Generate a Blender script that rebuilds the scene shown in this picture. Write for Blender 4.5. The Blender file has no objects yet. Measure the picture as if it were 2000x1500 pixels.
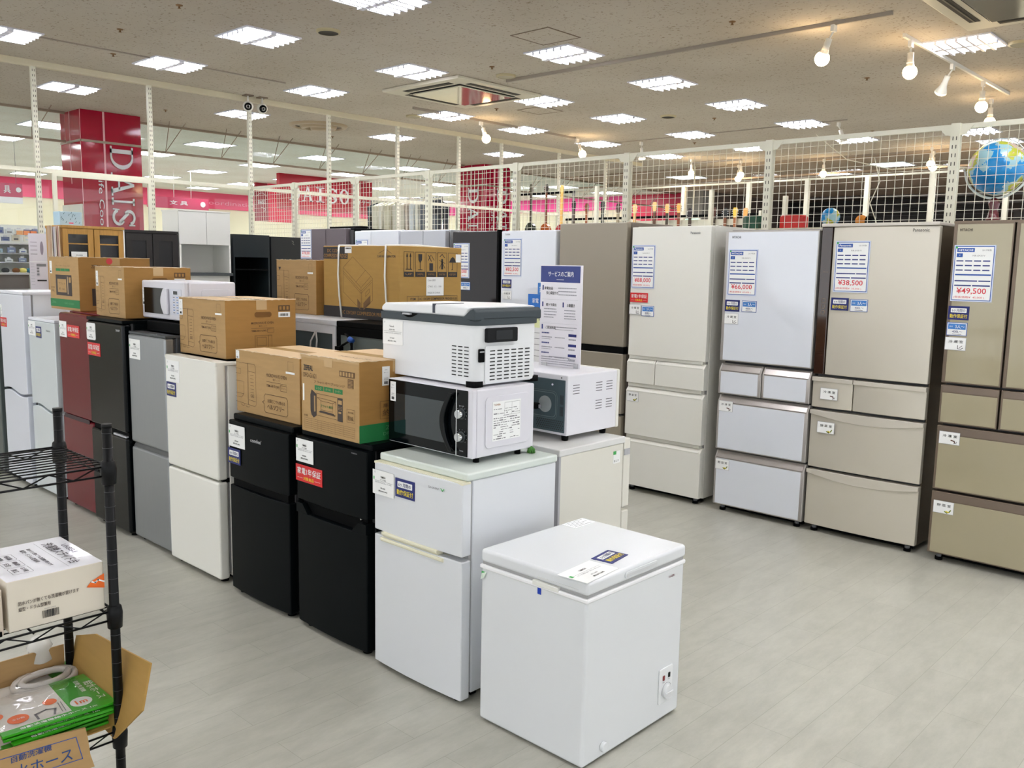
import bpy, math, random
from mathutils import Matrix, Vector
random.seed(7)
S = bpy.context.scene
COL = S.collection
R = math.radians

# ---------------------------------------------------------------- camera, world, exposure
EXPOSURE = 0.9
CEIL_LIGHT = 26.0       # strength of the ceiling fixtures
WARM_LIGHT = 34.0      # strength of the warm bulbs
cam = bpy.data.cameras.new('camera'); cam_o = bpy.data.objects.new('camera', cam); COL.objects.link(cam_o)
yaw, pitch, roll = R(43.05216), R(-7.63477), R(1.09761)
f0 = Vector((-math.sin(yaw), math.cos(yaw), 0)); r0 = Vector((math.cos(yaw), math.sin(yaw), 0)); u0 = Vector((0, 0, 1))
fw = f0 * math.cos(pitch) + u0 * math.sin(pitch); up = -f0 * math.sin(pitch) + u0 * math.cos(pitch)
rt = r0 * math.cos(roll) + up * math.sin(roll); up2 = -r0 * math.sin(roll) + up * math.cos(roll)
cam_o.matrix_world = Matrix(((rt.x, up2.x, -fw.x, 0), (rt.y, up2.y, -fw.y, 0), (rt.z, up2.z, -fw.z, 1.6), (0, 0, 0, 1)))
cam.sensor_width = 36; cam.lens = 36 * 1718.72 / 2000; cam.clip_start = .05; cam.clip_end = 200
S.camera = cam_o
S.view_settings.view_transform = 'Standard'; S.view_settings.look = 'None'
S.view_settings.exposure = EXPOSURE; S.view_settings.gamma = 1; S.view_settings.use_curve_mapping = False
try: S.cycles.use_denoising = True; S.cycles.transparent_max_bounces = 40; S.cycles.max_bounces = 10; S.cycles.diffuse_bounces = 5
except Exception: pass
W = bpy.data.worlds.new('store_ambient'); S.world = W; W.use_nodes = True
W.node_tree.nodes['Background'].inputs[0].default_value = (.93, .97, 1, 1)
W.node_tree.nodes['Background'].inputs[1].default_value = .95

# ---------------------------------------------------------------- materials
def lin(c):
    c = c / 255
    return c / 12.92 if c <= .04045 else ((c + .055) / 1.055) ** 2.4
def rgb(c): return (lin(c[0]), lin(c[1]), lin(c[2]), 1)
MATS = {}
def M(name, c=None, rough=.5, metal=0, spec=.5, coat=0, emis=0, noise=None, bump=None, brushed=False):
    if name in MATS: return MATS[name]
    m = bpy.data.materials.new(name); m.use_nodes = True; nt = m.node_tree; b = nt.nodes['Principled BSDF']
    b.inputs['Base Color'].default_value = rgb(c); b.inputs['Roughness'].default_value = rough
    b.inputs['Metallic'].default_value = metal; b.inputs['Specular IOR Level'].default_value = spec
    b.inputs['Coat Weight'].default_value = coat
    if emis:
        b.inputs['Emission Color'].default_value = rgb(c); b.inputs['Emission Strength'].default_value = emis
    if noise or bump or brushed:
        tc = nt.nodes.new('ShaderNodeTexCoord'); mp = nt.nodes.new('ShaderNodeMapping'); nt.links.new(tc.outputs['Object'], mp.inputs[0])
        nz = nt.nodes.new('ShaderNodeTexNoise'); nt.links.new(mp.outputs[0], nz.inputs[0])
    if noise:                                   # (scale, amount, stretch)
        nz.inputs['Scale'].default_value = noise[0]; nz.inputs['Detail'].default_value = 6
        if len(noise) > 2: mp.inputs['Scale'].default_value = noise[2]
        cr = nt.nodes.new('ShaderNodeValToRGB'); a = noise[1]; base = rgb(c)
        cr.color_ramp.elements[0].position = .3; cr.color_ramp.elements[1].position = .7
        cr.color_ramp.elements[0].color = tuple(x * (1 - a) for x in base[:3]) + (1,)
        cr.color_ramp.elements[1].color = tuple(min(1, x * (1 + a)) for x in base[:3]) + (1,)
        nt.links.new(nz.outputs[0], cr.inputs[0]); nt.links.new(cr.outputs[0], b.inputs['Base Color'])
    if brushed:
        mp.inputs['Scale'].default_value = (60, 60, 1.2) if brushed == 'v' else (1.2, 1.2, 90)
        nz.inputs['Scale'].default_value = 4
        mr = nt.nodes.new('ShaderNodeMapRange'); mr.inputs[3].default_value = rough - .07; mr.inputs[4].default_value = rough + .1
        nt.links.new(nz.outputs[0], mr.inputs[0]); nt.links.new(mr.outputs[0], b.inputs['Roughness'])
    if bump:
        bp = nt.nodes.new('ShaderNodeBump'); bp.inputs['Strength'].default_value = bump[1]; bp.inputs['Distance'].default_value = bump[2] if len(bump) > 2 else .002
        n2 = nt.nodes.new('ShaderNodeTexNoise'); n2.inputs['Scale'].default_value = bump[0]; nt.links.new(tc.outputs['Object'], n2.inputs[0])
        nt.links.new(n2.outputs[0], bp.inputs['Height']); nt.links.new(bp.outputs[0], b.inputs['Normal'])
    MATS[name] = m
    return m
def glass_mat(name, tint=(248, 251, 250), f=1.0):
    if name in MATS: return MATS[name]
    m = bpy.data.materials.new(name); m.use_nodes = True; nt = m.node_tree; nt.nodes.clear()
    o = nt.nodes.new('ShaderNodeOutputMaterial'); mx = nt.nodes.new('ShaderNodeMixShader'); t = nt.nodes.new('ShaderNodeBsdfTransparent')
    g = nt.nodes.new('ShaderNodeBsdfGlossy'); fr = nt.nodes.new('ShaderNodeLayerWeight'); pw = nt.nodes.new('ShaderNodeMath'); pw.operation = 'POWER'; pw.inputs[1].default_value = 5
    ma = nt.nodes.new('ShaderNodeMath'); ma.operation = 'MULTIPLY_ADD'; ma.inputs[1].default_value = .9 * f; ma.inputs[2].default_value = .035 * f; g.inputs['Roughness'].default_value = .02
    t.inputs[0].default_value = rgb(tint)
    nt.links.new(fr.outputs['Facing'], pw.inputs[0]); nt.links.new(pw.outputs[0], ma.inputs[0]); nt.links.new(ma.outputs[0], mx.inputs[0]); nt.links.new(t.outputs[0], mx.inputs[1])
    nt.links.new(g.outputs[0], mx.inputs[2]); nt.links.new(mx.outputs[0], o.inputs[0])
    MATS[name] = m; return m
def floor_mat():
    m = bpy.data.materials.new('vinyl_plank_floor'); m.use_nodes = True; nt = m.node_tree; b = nt.nodes['Principled BSDF']; N = nt.nodes.new; L = nt.links.new
    geo = N('ShaderNodeNewGeometry'); sp = N('ShaderNodeSeparateXYZ'); cb = N('ShaderNodeCombineXYZ'); L(geo.outputs['Position'], sp.inputs[0])
    L(sp.outputs[1], cb.inputs[0]); L(sp.outputs[0], cb.inputs[1])
    br = N('ShaderNodeTexBrick'); L(cb.outputs[0], br.inputs[0]); br.offset = .37
    br.inputs['Scale'].default_value = 1; br.inputs['Brick Width'].default_value = .92; br.inputs['Row Height'].default_value = .153
    br.inputs['Mortar Size'].default_value = .0011; br.inputs['Mortar Smooth'].default_value = .3
    br.inputs['Color1'].default_value = rgb((183, 182, 173)); br.inputs['Color2'].default_value = rgb((178, 177, 168)); br.inputs['Mortar'].default_value = rgb((158, 156, 146))
    mp = N('ShaderNodeMapping'); mp.inputs['Scale'].default_value = (1.6, 4.5, 1); L(cb.outputs[0], mp.inputs[0])
    nz = N('ShaderNodeTexNoise'); nz.inputs['Scale'].default_value = 2.6; nz.inputs['Detail'].default_value = 11; nz.inputs['Roughness'].default_value = .72; L(mp.outputs[0], nz.inputs[0])
    cr = N('ShaderNodeValToRGB'); cr.color_ramp.elements[0].position = .32; cr.color_ramp.elements[1].position = .72
    cr.color_ramp.elements[0].color = (.82, .82, .80, 1); cr.color_ramp.elements[1].color = (1.08, 1.08, 1.07, 1); L(nz.outputs[0], cr.inputs[0])
    n3 = N('ShaderNodeTexNoise'); n3.inputs['Scale'].default_value = 1.1; n3.inputs['Detail'].default_value = 3; L(cb.outputs[0], n3.inputs[0])
    c3 = N('ShaderNodeValToRGB'); c3.color_ramp.elements[0].position = .35; c3.color_ramp.elements[0].color = (.93, .93, .92, 1); c3.color_ramp.elements[1].color = (1.02, 1.02, 1.02, 1); L(n3.outputs[0], c3.inputs[0])
    m1 = N('ShaderNodeMixRGB'); m1.blend_type = 'MULTIPLY'; m1.inputs[0].default_value = 1; L(br.outputs[0], m1.inputs[1]); L(cr.outputs[0], m1.inputs[2])
    m2 = N('ShaderNodeMixRGB'); m2.blend_type = 'MULTIPLY'; m2.inputs[0].default_value = 1; L(m1.outputs[0], m2.inputs[1]); L(c3.outputs[0], m2.inputs[2])
    L(m2.outputs[0], b.inputs['Base Color'])
    mr = N('ShaderNodeMapRange'); mr.inputs[3].default_value = .24; mr.inputs[4].default_value = .40; L(nz.outputs[0], mr.inputs[0]); L(mr.outputs[0], b.inputs['Roughness'])
    b.inputs['Specular IOR Level'].default_value = .4
    return m
def ceiling_mat(name, c, holes=.5):
    m = bpy.data.materials.new(name); m.use_nodes = True; nt = m.node_tree; b = nt.nodes['Principled BSDF']; N = nt.nodes.new; L = nt.links.new
    geo = N('ShaderNodeNewGeometry'); nz = N('ShaderNodeTexNoise'); nz.inputs['Scale'].default_value = 42; nz.inputs['Detail'].default_value = 2; L(geo.outputs['Position'], nz.inputs[0])
    cr = N('ShaderNodeValToRGB'); e = cr.color_ramp.elements; e[0].position = .31; e[0].color = (holes, holes * .9, holes * .8, 1); e[1].position = .39; e[1].color = (1, 1, 1, 1); L(nz.outputs[0], cr.inputs[0])
    n2 = N('ShaderNodeTexNoise'); n2.inputs['Scale'].default_value = .9; n2.inputs['Detail'].default_value = 5; L(geo.outputs['Position'], n2.inputs[0])
    c2 = N('ShaderNodeValToRGB'); c2.color_ramp.elements[0].position = .3; c2.color_ramp.elements[0].color = (.90, .885, .86, 1); c2.color_ramp.elements[1].position = .6; c2.color_ramp.elements[1].color = (1, 1, 1, 1); L(n2.outputs[0], c2.inputs[0])
    br = N('ShaderNodeTexBrick'); L(geo.outputs['Position'], br.inputs[0]); br.inputs['Scale'].default_value = 1; br.inputs['Brick Width'].default_value = 1.82; br.inputs['Row Height'].default_value = .91
    br.inputs['Mortar Size'].default_value = .003; k = rgb(c); br.inputs['Color1'].default_value = k; br.inputs['Color2'].default_value = tuple(x * .985 for x in k[:3]) + (1,); br.inputs['Mortar'].default_value = tuple(x * .86 for x in k[:3]) + (1,)
    m1 = N('ShaderNodeMixRGB'); m1.blend_type = 'MULTIPLY'; m1.inputs[0].default_value = 1; L(br.outputs[0], m1.inputs[1]); L(cr.outputs[0], m1.inputs[2])
    m2 = N('ShaderNodeMixRGB'); m2.blend_type = 'MULTIPLY'; m2.inputs[0].default_value = 1; L(m1.outputs[0], m2.inputs[1]); L(c2.outputs[0], m2.inputs[2])
    L(m2.outputs[0], b.inputs['Base Color']); b.inputs['Roughness'].default_value = .9; b.inputs['Specular IOR Level'].default_value = .1
    return m

WHITE = M('white_enamel', (214, 217, 221), .28, coat=.15)
WHITE2 = M('warm_white_enamel', (225, 224, 216), .32)
CREAM = M('cream_plastic', (222, 217, 196), .4)
LGREY = M('light_grey_plastic', (176, 177, 182), .4)
MGREY = M('mid_grey_plastic', (120, 122, 126), .45)
BLACK = M('black_satin', (7, 11, 13), .4, spec=.07)
BLACKG = M('black_gloss', (5, 9, 12), .12, spec=.22)
BLACKM = M('black_matt', (7, 8, 9), .7, spec=.08)
RED = M('wine_red_gloss', (98, 14, 28), .18, spec=.3)
SILVER = M('brushed_silver', (150, 153, 155), .34, metal=.75, brushed='v')
CHAMP = M('brushed_champagne', (206, 200, 186), .32, metal=.35, brushed='h')
BRONZE = M('bronze_steel', (112, 99, 82), .36, metal=.6)
TAUPE = M('taupe_satin', (152, 144, 130), .42, metal=.2)
BEIGEG = M('beige_glass', (160, 151, 124), .1, coat=.5)
BEIGEF = M('brown_metal_frame', (118, 104, 90), .35, metal=.5)
WGLASS = M('white_glass', (220, 224, 232), .07, coat=.5)
BROWNG = M('brown_glass', (24, 14, 12), .06, spec=.3)
PURPLE = M('mauve_grey_steel', (112, 103, 108), .35, metal=.3)
LSTEEL = M('pale_grey_steel', (184, 187, 194), .35, metal=.2)
CHROME = M('chrome', (210, 212, 214), .15, metal=1)
STEEL = M('stainless_steel', (150, 150, 148), .35, metal=.9)
PAPER = M('white_paper', (236, 237, 236), .6)
PAPERG = M('grey_paper', (214, 212, 218), .6)
INK = M('black_ink', (40, 38, 40), .6)
GINK = M('grey_ink', (120, 120, 124), .6)
BINK = M('brown_ink', (88, 62, 34), .6)
BLUE = M('label_blue', (28, 78, 160), .45)
BLUEL = M('label_light_blue', (64, 124, 196), .45)
NAVY = M('label_navy', (18, 30, 104), .45)
INDIGO = M('label_indigo', (44, 58, 124), .4)
YELLOW = M('label_yellow', (236, 214, 60), .5)
REDL = M('label_red', (206, 30, 34), .45)
REDP = M('price_red', (214, 52, 66), .5)
GREENL = M('label_green', (70, 170, 90), .5)
GREENP = M('packet_green', (52, 158, 24), .35)
ORANGE = M('packet_orange', (232, 104, 36), .4)
CARD = M('cardboard', (172, 139, 92), .75, noise=(9, .05, (1, 1, 6)))
CARDD = M('cardboard_shaded_side', (160, 118, 58), .75, noise=(9, .05, (1, 1, 6)))  # same board, with the shade on carton sides put into the colour
CARDY = M('cardboard_yellowish', (166, 130, 66), .75, noise=(9, .04, (1, 1, 6)))
CARDT = M('cardboard_lit_top', (198, 170, 132), .75)  # same board, with the light on carton tops put into the colour
TAPE = M('clear_tape', (190, 158, 110), .2)
FILMW = M('film_edge_pale', (214, 196, 168), .15)
GREENB = M('box_green', (28, 118, 62), .6)
POSTM = M('cream_steel', (214, 212, 194), .4)
WIREM = M('cream_wire', (216, 213, 198), .4)
MAGENTA = M('magenta_panel', (158, 0, 40), .08, spec=.6)
MAGBR = M('magenta_bright', (196, 18, 66), .35)
PINK = M('pink_band', (232, 62, 112), .6)
PINKH = M('hot_pink_band', (238, 84, 158), .6)
CREAMW = M('cream_wall', (222, 212, 186), .85)
WOOD = M('oak_wood', (184, 138, 66), .5, noise=(5, .12, (14, 14, 1)))
DARKW = M('black_brown_wood', (30, 26, 25), .5, noise=(5, .2, (14, 14, 1)))
DGLASS = M('dark_glass', (26, 24, 26), .08, coat=.4)
PURWH = M('white_plastic', (214, 213, 220), .35)
SLATE = M('slate_plastic', (48, 58, 64), .5)
BACKP = M('grey_green_panel', (70, 82, 86), .5, metal=.3)
PANE = glass_mat('clear_pane')
FILM = glass_mat('clear_film', (250, 250, 250), 1.0)

# ---------------------------------------------------------------- mesh builder
TXT = {}
def text_shape(s, bold=.0):
    cjk = any(ord(ch) > 0x2fff for ch in s)
    if cjk and bold:                                               # heavier strokes: the same glyphs laid down again a hair aside
        k = (s, bold)
        if k not in TXT:
            vs, fs = text_shape(s, 0); n = len(vs); d = .35 * bold / max(1, len(s)); V = []; F_ = []
            for i, (dx, dy) in enumerate(((-d, -bold * .35), (d, -bold * .35), (-d, bold * .35), (d, bold * .35))):
                V += [(x + dx, y + dy, i * .00012) for x, y, z in vs]; F_ += [tuple(q + i * n for q in f) for f in fs]
            TXT[k] = (V, F_)
        return TXT[k]
    k = (s, bold)
    if k not in TXT:
        c = bpy.data.curves.new('t', 'FONT'); c.body = s; c.offset = bold; c.resolution_u = 2; c.space_line = 1.1
        o = bpy.data.objects.new('t', c); me = bpy.data.meshes.new_from_object(o)
        vs = [(v.co.x, v.co.y) for v in me.vertices]; fs = [tuple(p.vertices) for p in me.polygons]
        if vs:
            x0 = min(v[0] for v in vs); x1 = max(v[0] for v in vs); y0 = min(v[1] for v in vs); y1 = max(v[1] for v in vs)
        else: x0 = y0 = 0; x1 = y1 = 1
        TXT[k] = ([((v[0] - x0) / max(x1 - x0, 1e-6), (v[1] - y0) / max(y1 - y0, 1e-6), 0) for v in vs], fs)
        bpy.data.objects.remove(o); bpy.data.meshes.remove(me); bpy.data.curves.remove(c)
    return TXT[k]
def frame(o, u, v):
    u = Vector(u).normalized(); v = Vector(v).normalized(); n = u.cross(v)
    return Matrix(((u.x, v.x, n.x, o[0]), (u.y, v.y, n.y, o[1]), (u.z, v.z, n.z, o[2]), (0, 0, 0, 1)))
def FF(x=0, y=0, z=0): return frame((x, y, z), (1, 0, 0), (0, 0, 1))      # faces -Y
def FR(x=0, y=0, z=0): return frame((x, y, z), (0, 1, 0), (0, 0, 1))      # faces +X
def FT(x=0, y=0, z=0): return frame((x, y, z), (1, 0, 0), (0, 1, 0))      # faces up
def FB(x=0, y=0, z=0): return frame((x, y, z), (-1, 0, 0), (0, 0, 1))     # faces +Y
class MB:
    def __init__(s): s.v = []; s.f = []; s.m = []; s.mats = []; s.F = Matrix(); s.sm = []
    def at(s, F): s.F = F; return s
    def mi(s, m):
        if m not in s.mats: s.mats.append(m)
        return s.mats.index(m)
    def add(s, vs, fs, m, smooth=False):
        b = len(s.v); s.v += [tuple(s.F @ Vector(p)) for p in vs]; i = s.mi(m)
        for f in fs: s.f.append(tuple(b + k for k in f)); s.m.append(i); s.sm.append(smooth)
        return s
    def box(s, x0, x1, y0, y1, z0, z1, m):
        vs = [(x, y, z) for z in (z0, z1) for y in (y0, y1) for x in (x0, x1)]
        return s.add(vs, [(0, 2, 3, 1), (4, 5, 7, 6), (0, 1, 5, 4), (2, 6, 7, 3), (0, 4, 6, 2), (1, 3, 7, 5)], m)
    def prism(s, pts, z0, z1, m, smooth=False):                    # outline in (x, y), extruded along z
        n = len(pts); a = sum(pts[i][0] * pts[(i + 1) % n][1] - pts[(i + 1) % n][0] * pts[i][1] for i in range(n))
        if a < 0: pts = pts[::-1]
        vs = [(p[0], p[1], z0) for p in pts] + [(p[0], p[1], z1) for p in pts]
        s.add(vs, [tuple(range(n))[::-1], tuple(range(n, 2 * n))], m)
        b = len(s.v) - 2 * n; i = s.mi(m)
        for k in range(n): s.f.append((b + k, b + (k + 1) % n, b + n + (k + 1) % n, b + n + k)); s.m.append(i); s.sm.append(smooth)
        return s
    def profile(s, pts, x0, x1, m, smooth=False):                  # outline in (y, z), extruded along x
        F = s.F; s.F = F @ Matrix(((0, 0, 1, 0), (1, 0, 0, 0), (0, 1, 0, 0), (0, 0, 0, 1))); s.prism(pts, x0, x1, m, smooth); s.F = F; return s
    def cyl(s, c, r, h, m, n=24, r2=None, axis='z', smooth=True):
        r2 = r if r2 is None else r2; vs = []
        for k in range(n):
            a = 2 * math.pi * k / n; vs.append((r * math.cos(a), r * math.sin(a), 0))
        for k in range(n):
            a = 2 * math.pi * k / n; vs.append((r2 * math.cos(a), r2 * math.sin(a), h))
        if axis == 'x': vs = [(z, x, y) for x, y, z in vs]
        if axis == 'y': vs = [(y, z, x) for x, y, z in vs]
        vs = [(x + c[0], y + c[1], z + c[2]) for x, y, z in vs]
        s.add(vs, [tuple(range(n))[::-1], tuple(range(n, 2 * n))], m); b = len(s.v) - 2 * n; i = s.mi(m)
        for k in range(n): s.f.append((b + k, b + (k + 1) % n, b + n + (k + 1) % n, b + n + k)); s.m.append(i); s.sm.append(smooth)
        return s
    def lathe(s, prof, c, m, n=24):                                # prof: (r, z)
        vs = []; fs = []
        for r, z in prof:
            for k in range(n): a = 2 * math.pi * k / n; vs.append((c[0] + r * math.cos(a), c[1] + r * math.sin(a), c[2] + z))
        for j in range(len(prof) - 1):
            for k in range(n): fs.append((j * n + k, j * n + (k + 1) % n, (j + 1) * n + (k + 1) % n, (j + 1) * n + k))
        return s.add(vs, fs, m, True)
    def tube(s, pts, r, m, n=6, smooth=True):
        pts = [Vector(p) for p in pts]; vs = []; fs = []; last = None
        for i, p in enumerate(pts):
            d = (pts[min(i + 1, len(pts) - 1)] - pts[max(i - 1, 0)]).normalized()
            a = d.orthogonal() if last is None else (last - d * last.dot(d))
            if a.length < 1e-6: a = d.orthogonal()
            a.normalize(); last = a; b = d.cross(a)
            for k in range(n): t = 2 * math.pi * k / n; vs.append(tuple(p + (a * math.cos(t) + b * math.sin(t)) * r))
        for i in range(len(pts) - 1):
            for k in range(n): fs.append((i * n + k, i * n + (k + 1) % n, (i + 1) * n + (k + 1) % n, (i + 1) * n + k))
        fs.append(tuple(range(n))[::-1]); fs.append(tuple(range((len(pts) - 1) * n, len(pts) * n)))
        return s.add(vs, fs, m, smooth)
    def sphere(s, c, r, m, n=20, k=12, sz=1):
        return s.lathe([(max(r * math.sin(math.pi * j / k), 1e-5), -r * sz * math.cos(math.pi * j / k)) for j in range(k + 1)], c, m, n)
    def rrect(s, u0, u1, v0, v1, r, n0, n1, m, seg=5):             # rounded plate in the frame
        return s.prism(rr(u0, u1, v0, v1, r, seg), n0, n1, m)
    def rect(s, u0, v0, u1, v1, m, n=.001): return s.box(u0, u1, v0, v1, 0, n, m)
    def line(s, pts, w, m, n=.0012, closed=False):                 # flat ink line in the frame
        pts = list(pts) + ([pts[0]] if closed else [])
        for (a, b), (c, d) in zip(pts, pts[1:]):
            L = math.hypot(c - a, d - b)
            if L < 1e-6: continue
            px, py = -(d - b) / L * w / 2, (c - a) / L * w / 2; ex, ey = (c - a) / L * w / 2, (d - b) / L * w / 2
            s.add([(a - ex + px, b - ey + py, n), (a - ex - px, b - ey - py, n), (c + ex - px, d + ey - py, n), (c + ex + px, d + ey + py, n)], [(0, 1, 2, 3)], m)
        return s
    def text(s, t, u0, v0, u1, v1, m, n=.0016, bold=0., rot=0):
        vs, fs = text_shape(t, bold)
        if rot == 0: q = [(u0 + x * (u1 - u0), v0 + y * (v1 - v0), n + z) for x, y, z in vs]
        else: q = [(u0 + y * (u1 - u0), v1 - x * (v1 - v0), n + z) for x, y, z in vs]      # reads downwards
        return s.add(q, fs, m)
    def build(s, name, parent=None, label=None, bevel=0, seg=3, loc=None, smooth=False, kind=None, ang=35):
        me = bpy.data.meshes.new(name); me.from_pydata(s.v, [], s.f)
        for m in s.mats: me.materials.append(m)
        me.polygons.foreach_set('material_index', s.m)
        me.polygons.foreach_set('use_smooth', [True] * len(s.f) if (bevel or smooth) else s.sm); me.update()
        o = bpy.data.objects.new(name, me); COL.objects.link(o)
        if bevel:
            b = o.modifiers.new('b', 'BEVEL'); b.width = bevel; b.segments = seg; b.limit_method = 'ANGLE'; b.angle_limit = R(ang); b.harden_normals = True
        if parent: o.parent = parent
        if label: o['label'] = label
        if loc: o.location = loc
        if kind: o['kind'] = kind
        return o
def rr(u0, u1, v0, v1, r, seg=5):
    p = []
    for cx, cy, a0 in ((u1 - r, v1 - r, 0), (u0 + r, v1 - r, 90), (u0 + r, v0 + r, 180), (u1 - r, v0 + r, 270)):
        for k in range(seg + 1): a = R(a0 + 90 * k / seg); p.append((cx + r * math.cos(a), cy + r * math.sin(a)))
    return p
def thing(name, label, cat, loc=(0, 0, 0), rz=0, group=None):
    o = bpy.data.objects.new(name, None); COL.objects.link(o); o.location = loc; o.rotation_euler.z = rz; o.empty_display_size = .1
    o['label'] = label; o['category'] = cat
    if group: o['group'] = group
    return o
def tag(o, label, cat, group=None):
    o['label'] = label; o['category'] = cat
    if group: o['group'] = group
    return o
def copy_tree(o, parent=None):
    c = o.copy(); COL.objects.link(c)
    if parent: c.parent = parent
    for ch in list(o.children): copy_tree(ch, c)
    return c
def struct(o): o['kind'] = 'structure'; return o

# ---------------------------------------------------------------- stickers (parts of the appliance they are stuck to)
def price_card(par, F, u, v, brand, price, sub, w=.205, h=.30, model='2017年製', flip=False):
    b = MB().at(F @ Matrix.Translation((u, v - h, 0)))
    b.rect(0, 0, w, h, M('card_edge', (198, 208, 228), .35), .0015); b.rect(.006, .006, w - .006, h - .006, BLUE, .002); b.rect(.0095, .0095, w - .0095, h - .0095, PAPER, .0025)
    n = .0032
    b.box(.016, w * .5, h - .037, h - .016, 0, n, BLUE); b.text(brand, .024, h - .032, w * .5 - .008, h - .021, PAPER, .0037, .02)
    b.text(model, w * .68, h - .032, w * .90, h - .022, GINK, .003)
    b.box(.015, .045, h - .064, h - .044, 0, n, BLUE); b.text('冷', .027, h - .058, .034, h - .050, PAPER, .0037)
    b.text('NR-E431V', w * .46, h - .060, w * .76, h - .052, GINK, .003)
    for r in range(3):
        for k in range(4):
            x0 = .015 + k * (w - .03) / 4
            b.box(x0 + .001, x0 + (w - .03) / 4 - .008, h - .087 - r * .0245, h - .0805 - r * .0245, 0, n, INDIGO)
    b.box(.015, w - .014, h - .161, h - .1535, 0, n, BLUE)
    b.box(.015, w * .62, h - .193, h - .1865, 0, n, INDIGO); b.box(w * .65, w - .014, h - .193, h - .1865, 0, n, INDIGO)
    b.box(.015, w * .48, h - .218, h - .211, 0, n, INDIGO); b.box(w * .51, w - .014, h - .218, h - .211, 0, n, INDIGO)
    b.text(price, .028, h * .125, w - .03, h * .125 + .036, REDP, .0032, .01)
    b.text('(税抜価格¥  ' + sub + ' )', .016, h * .052, w * .82, h * .052 + .014, REDP, .003)
    b.box(.008, .018, h - .018, h - .008, 0, .0035, GREENL)
    return b.build('price_card', par, 'blue bordered price card reading ' + price)
def red_tag(par, F, u, v, w=.15, h=.066):
    b = MB().at(F @ Matrix.Translation((u, v - h, 0))); b.rect(0, 0, w, h, REDL, .0016)
    b.text('家電1年保証', w * .07, h * .45, w * .95, h * .85, PAPER, .0022, .03); b.text('対象商品', w * .3, h * .12, w * .69, h * .33, YELLOW, .0022, .02)
    b.line([(w * .07, h * .22), (w * .26, h * .22)], .0012, PAPER, .0022); b.line([(w * .73, h * .22), (w * .93, h * .22)], .0012, PAPER, .0022)
    return b.build('warranty_tag', par, 'red tag with white lettering')
def navy_tag(par, F, u, v, w=.105, h=.074):
    b = MB().at(F @ Matrix.Translation((u, v - h, 0))); b.rect(0, 0, w, h, NAVY, .0016)
    b.at(b.F @ Matrix.Translation((w * .12, h * .53, 0))); b.rrect(0, w * .76, 0, h * .32, h * .04, 0, .002, PAPER, 2); b.at(b.F @ Matrix.Translation((-w * .12, -h * .53, 0)))
    b.text('6ヶ月間の', w * .18, h * .58, w * .82, h * .79, NAVY, .0026, .01); b.text('動作保証付', w * .09, h * .13, w * .93, h * .42, YELLOW, .0024, .025)
    return b.build('warranty_tag', par, 'navy tag with yellow lettering')
def people_tag(par, F, u, v, w=.103, h=.072):
    b = MB().at(F @ Matrix.Translation((u, v - h, 0))); b.rect(0, 0, w, h, BLUE, .0014); b.rect(.003, .003, w - .003, h - .003, PAPER, .0018)
    b.box(.007, w - .007, h * .48, h - .007, 0, .0024, BLUEL); b.text('3人〜', w * .42, h * .55, w * .88, h * .84, PAPER, .003, .03); b.text('目安', w * .14, h * .63, w * .3, h * .74, PAPER, .003)
    b.text('400L〜', w * .28, h * .22, w * .78, h * .39, NAVY, .0024, .01); b.line([(w * .3, h * .12), (w * .72, h * .12)], .003, GINK, .0024)
    return b.build('capacity_tag', par, 'blue and white capacity tag')
def kanji_tag(par, F, u, v, t, w=.107, h=.07, icon='veg'):
    b = MB().at(F @ Matrix.Translation((u, v - h, 0))); b.rect(0, 0, w, h, LGREY, .001); b.rect(.002, .002, w - .002, h - .002, PAPER, .0018)
    b.text(t, w * .18, h * .56, w * .86, h * .78, INK, .0024, .02)
    if icon == 'veg': b.line([(w * .58, h * .18), (w * .68, h * .1), (w * .8, h * .2), (w * .86, h * .34)], .006, M('icon_green', (110, 128, 40), .6), .0024); b.line([(w * .66, h * .22), (w * .76, h * .16)], .006, YELLOW, .0026)
    elif icon == 'ice': b.line([(w * .6, h * .34), (w * .74, h * .3), (w * .78, h * .16)], .006, M('icon_brown', (96, 60, 50), .6), .0024); b.line([(w * .72, h * .1), (w * .84, h * .16), (w * .86, h * .26)], .003, GINK, .0026)
    else: b.line([(w * .62, h * .38), (w * .62, h * .14), (w * .78, h * .1), (w * .86, h * .2)], .003, INK, .0024); b.line([(w * .7, h * .2), (w * .82, h * .36)], .0025, INK, .0024)
    return b.build('compartment_tag', par, 'white tag with black lettering')
def name_card(par, F, u, v, w=.138, h=.102, brand='YAMADA', price='¥9,000', cut=False):
    b = MB().at(F @ Matrix.Translation((u, v - h, 0)))
    if cut: b.rrect(0, w, 0, h, .012, 0, .0014, PAPER, 3)
    else: b.rect(0, 0, w, h, PAPER, .0014)
    b.text('冷', w * .08, h * .86, w * .14, h * .95, GINK, .002); b.box(w * .04, w * .09, h * .6, h * .72, 0, .0022, GREENL)
    b.text(brand, w * .38, h * .7, w * .62, h * .79, INK, .002, .02); b.text('2ドア冷蔵庫', w * .36, h * .6, w * .64, h * .66, INK, .002)
    b.line([(w * .1, h * .57), (w * .95, h * .57)], .0008, INK, .002)
    b.text('幅48 奥行50 高さ83cm 2016年製', w * .12, h * .48, w * .9, h * .54, GINK, .002); b.text(price, w * .38, h * .24, w * .6, h * .32, INK, .002, .01); b.text('(税込¥9,900)', w * .28, h * .12, w * .7, h * .2, INK, .002, .02)
    return b.build('product_card', par, 'white product card with small print')
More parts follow.
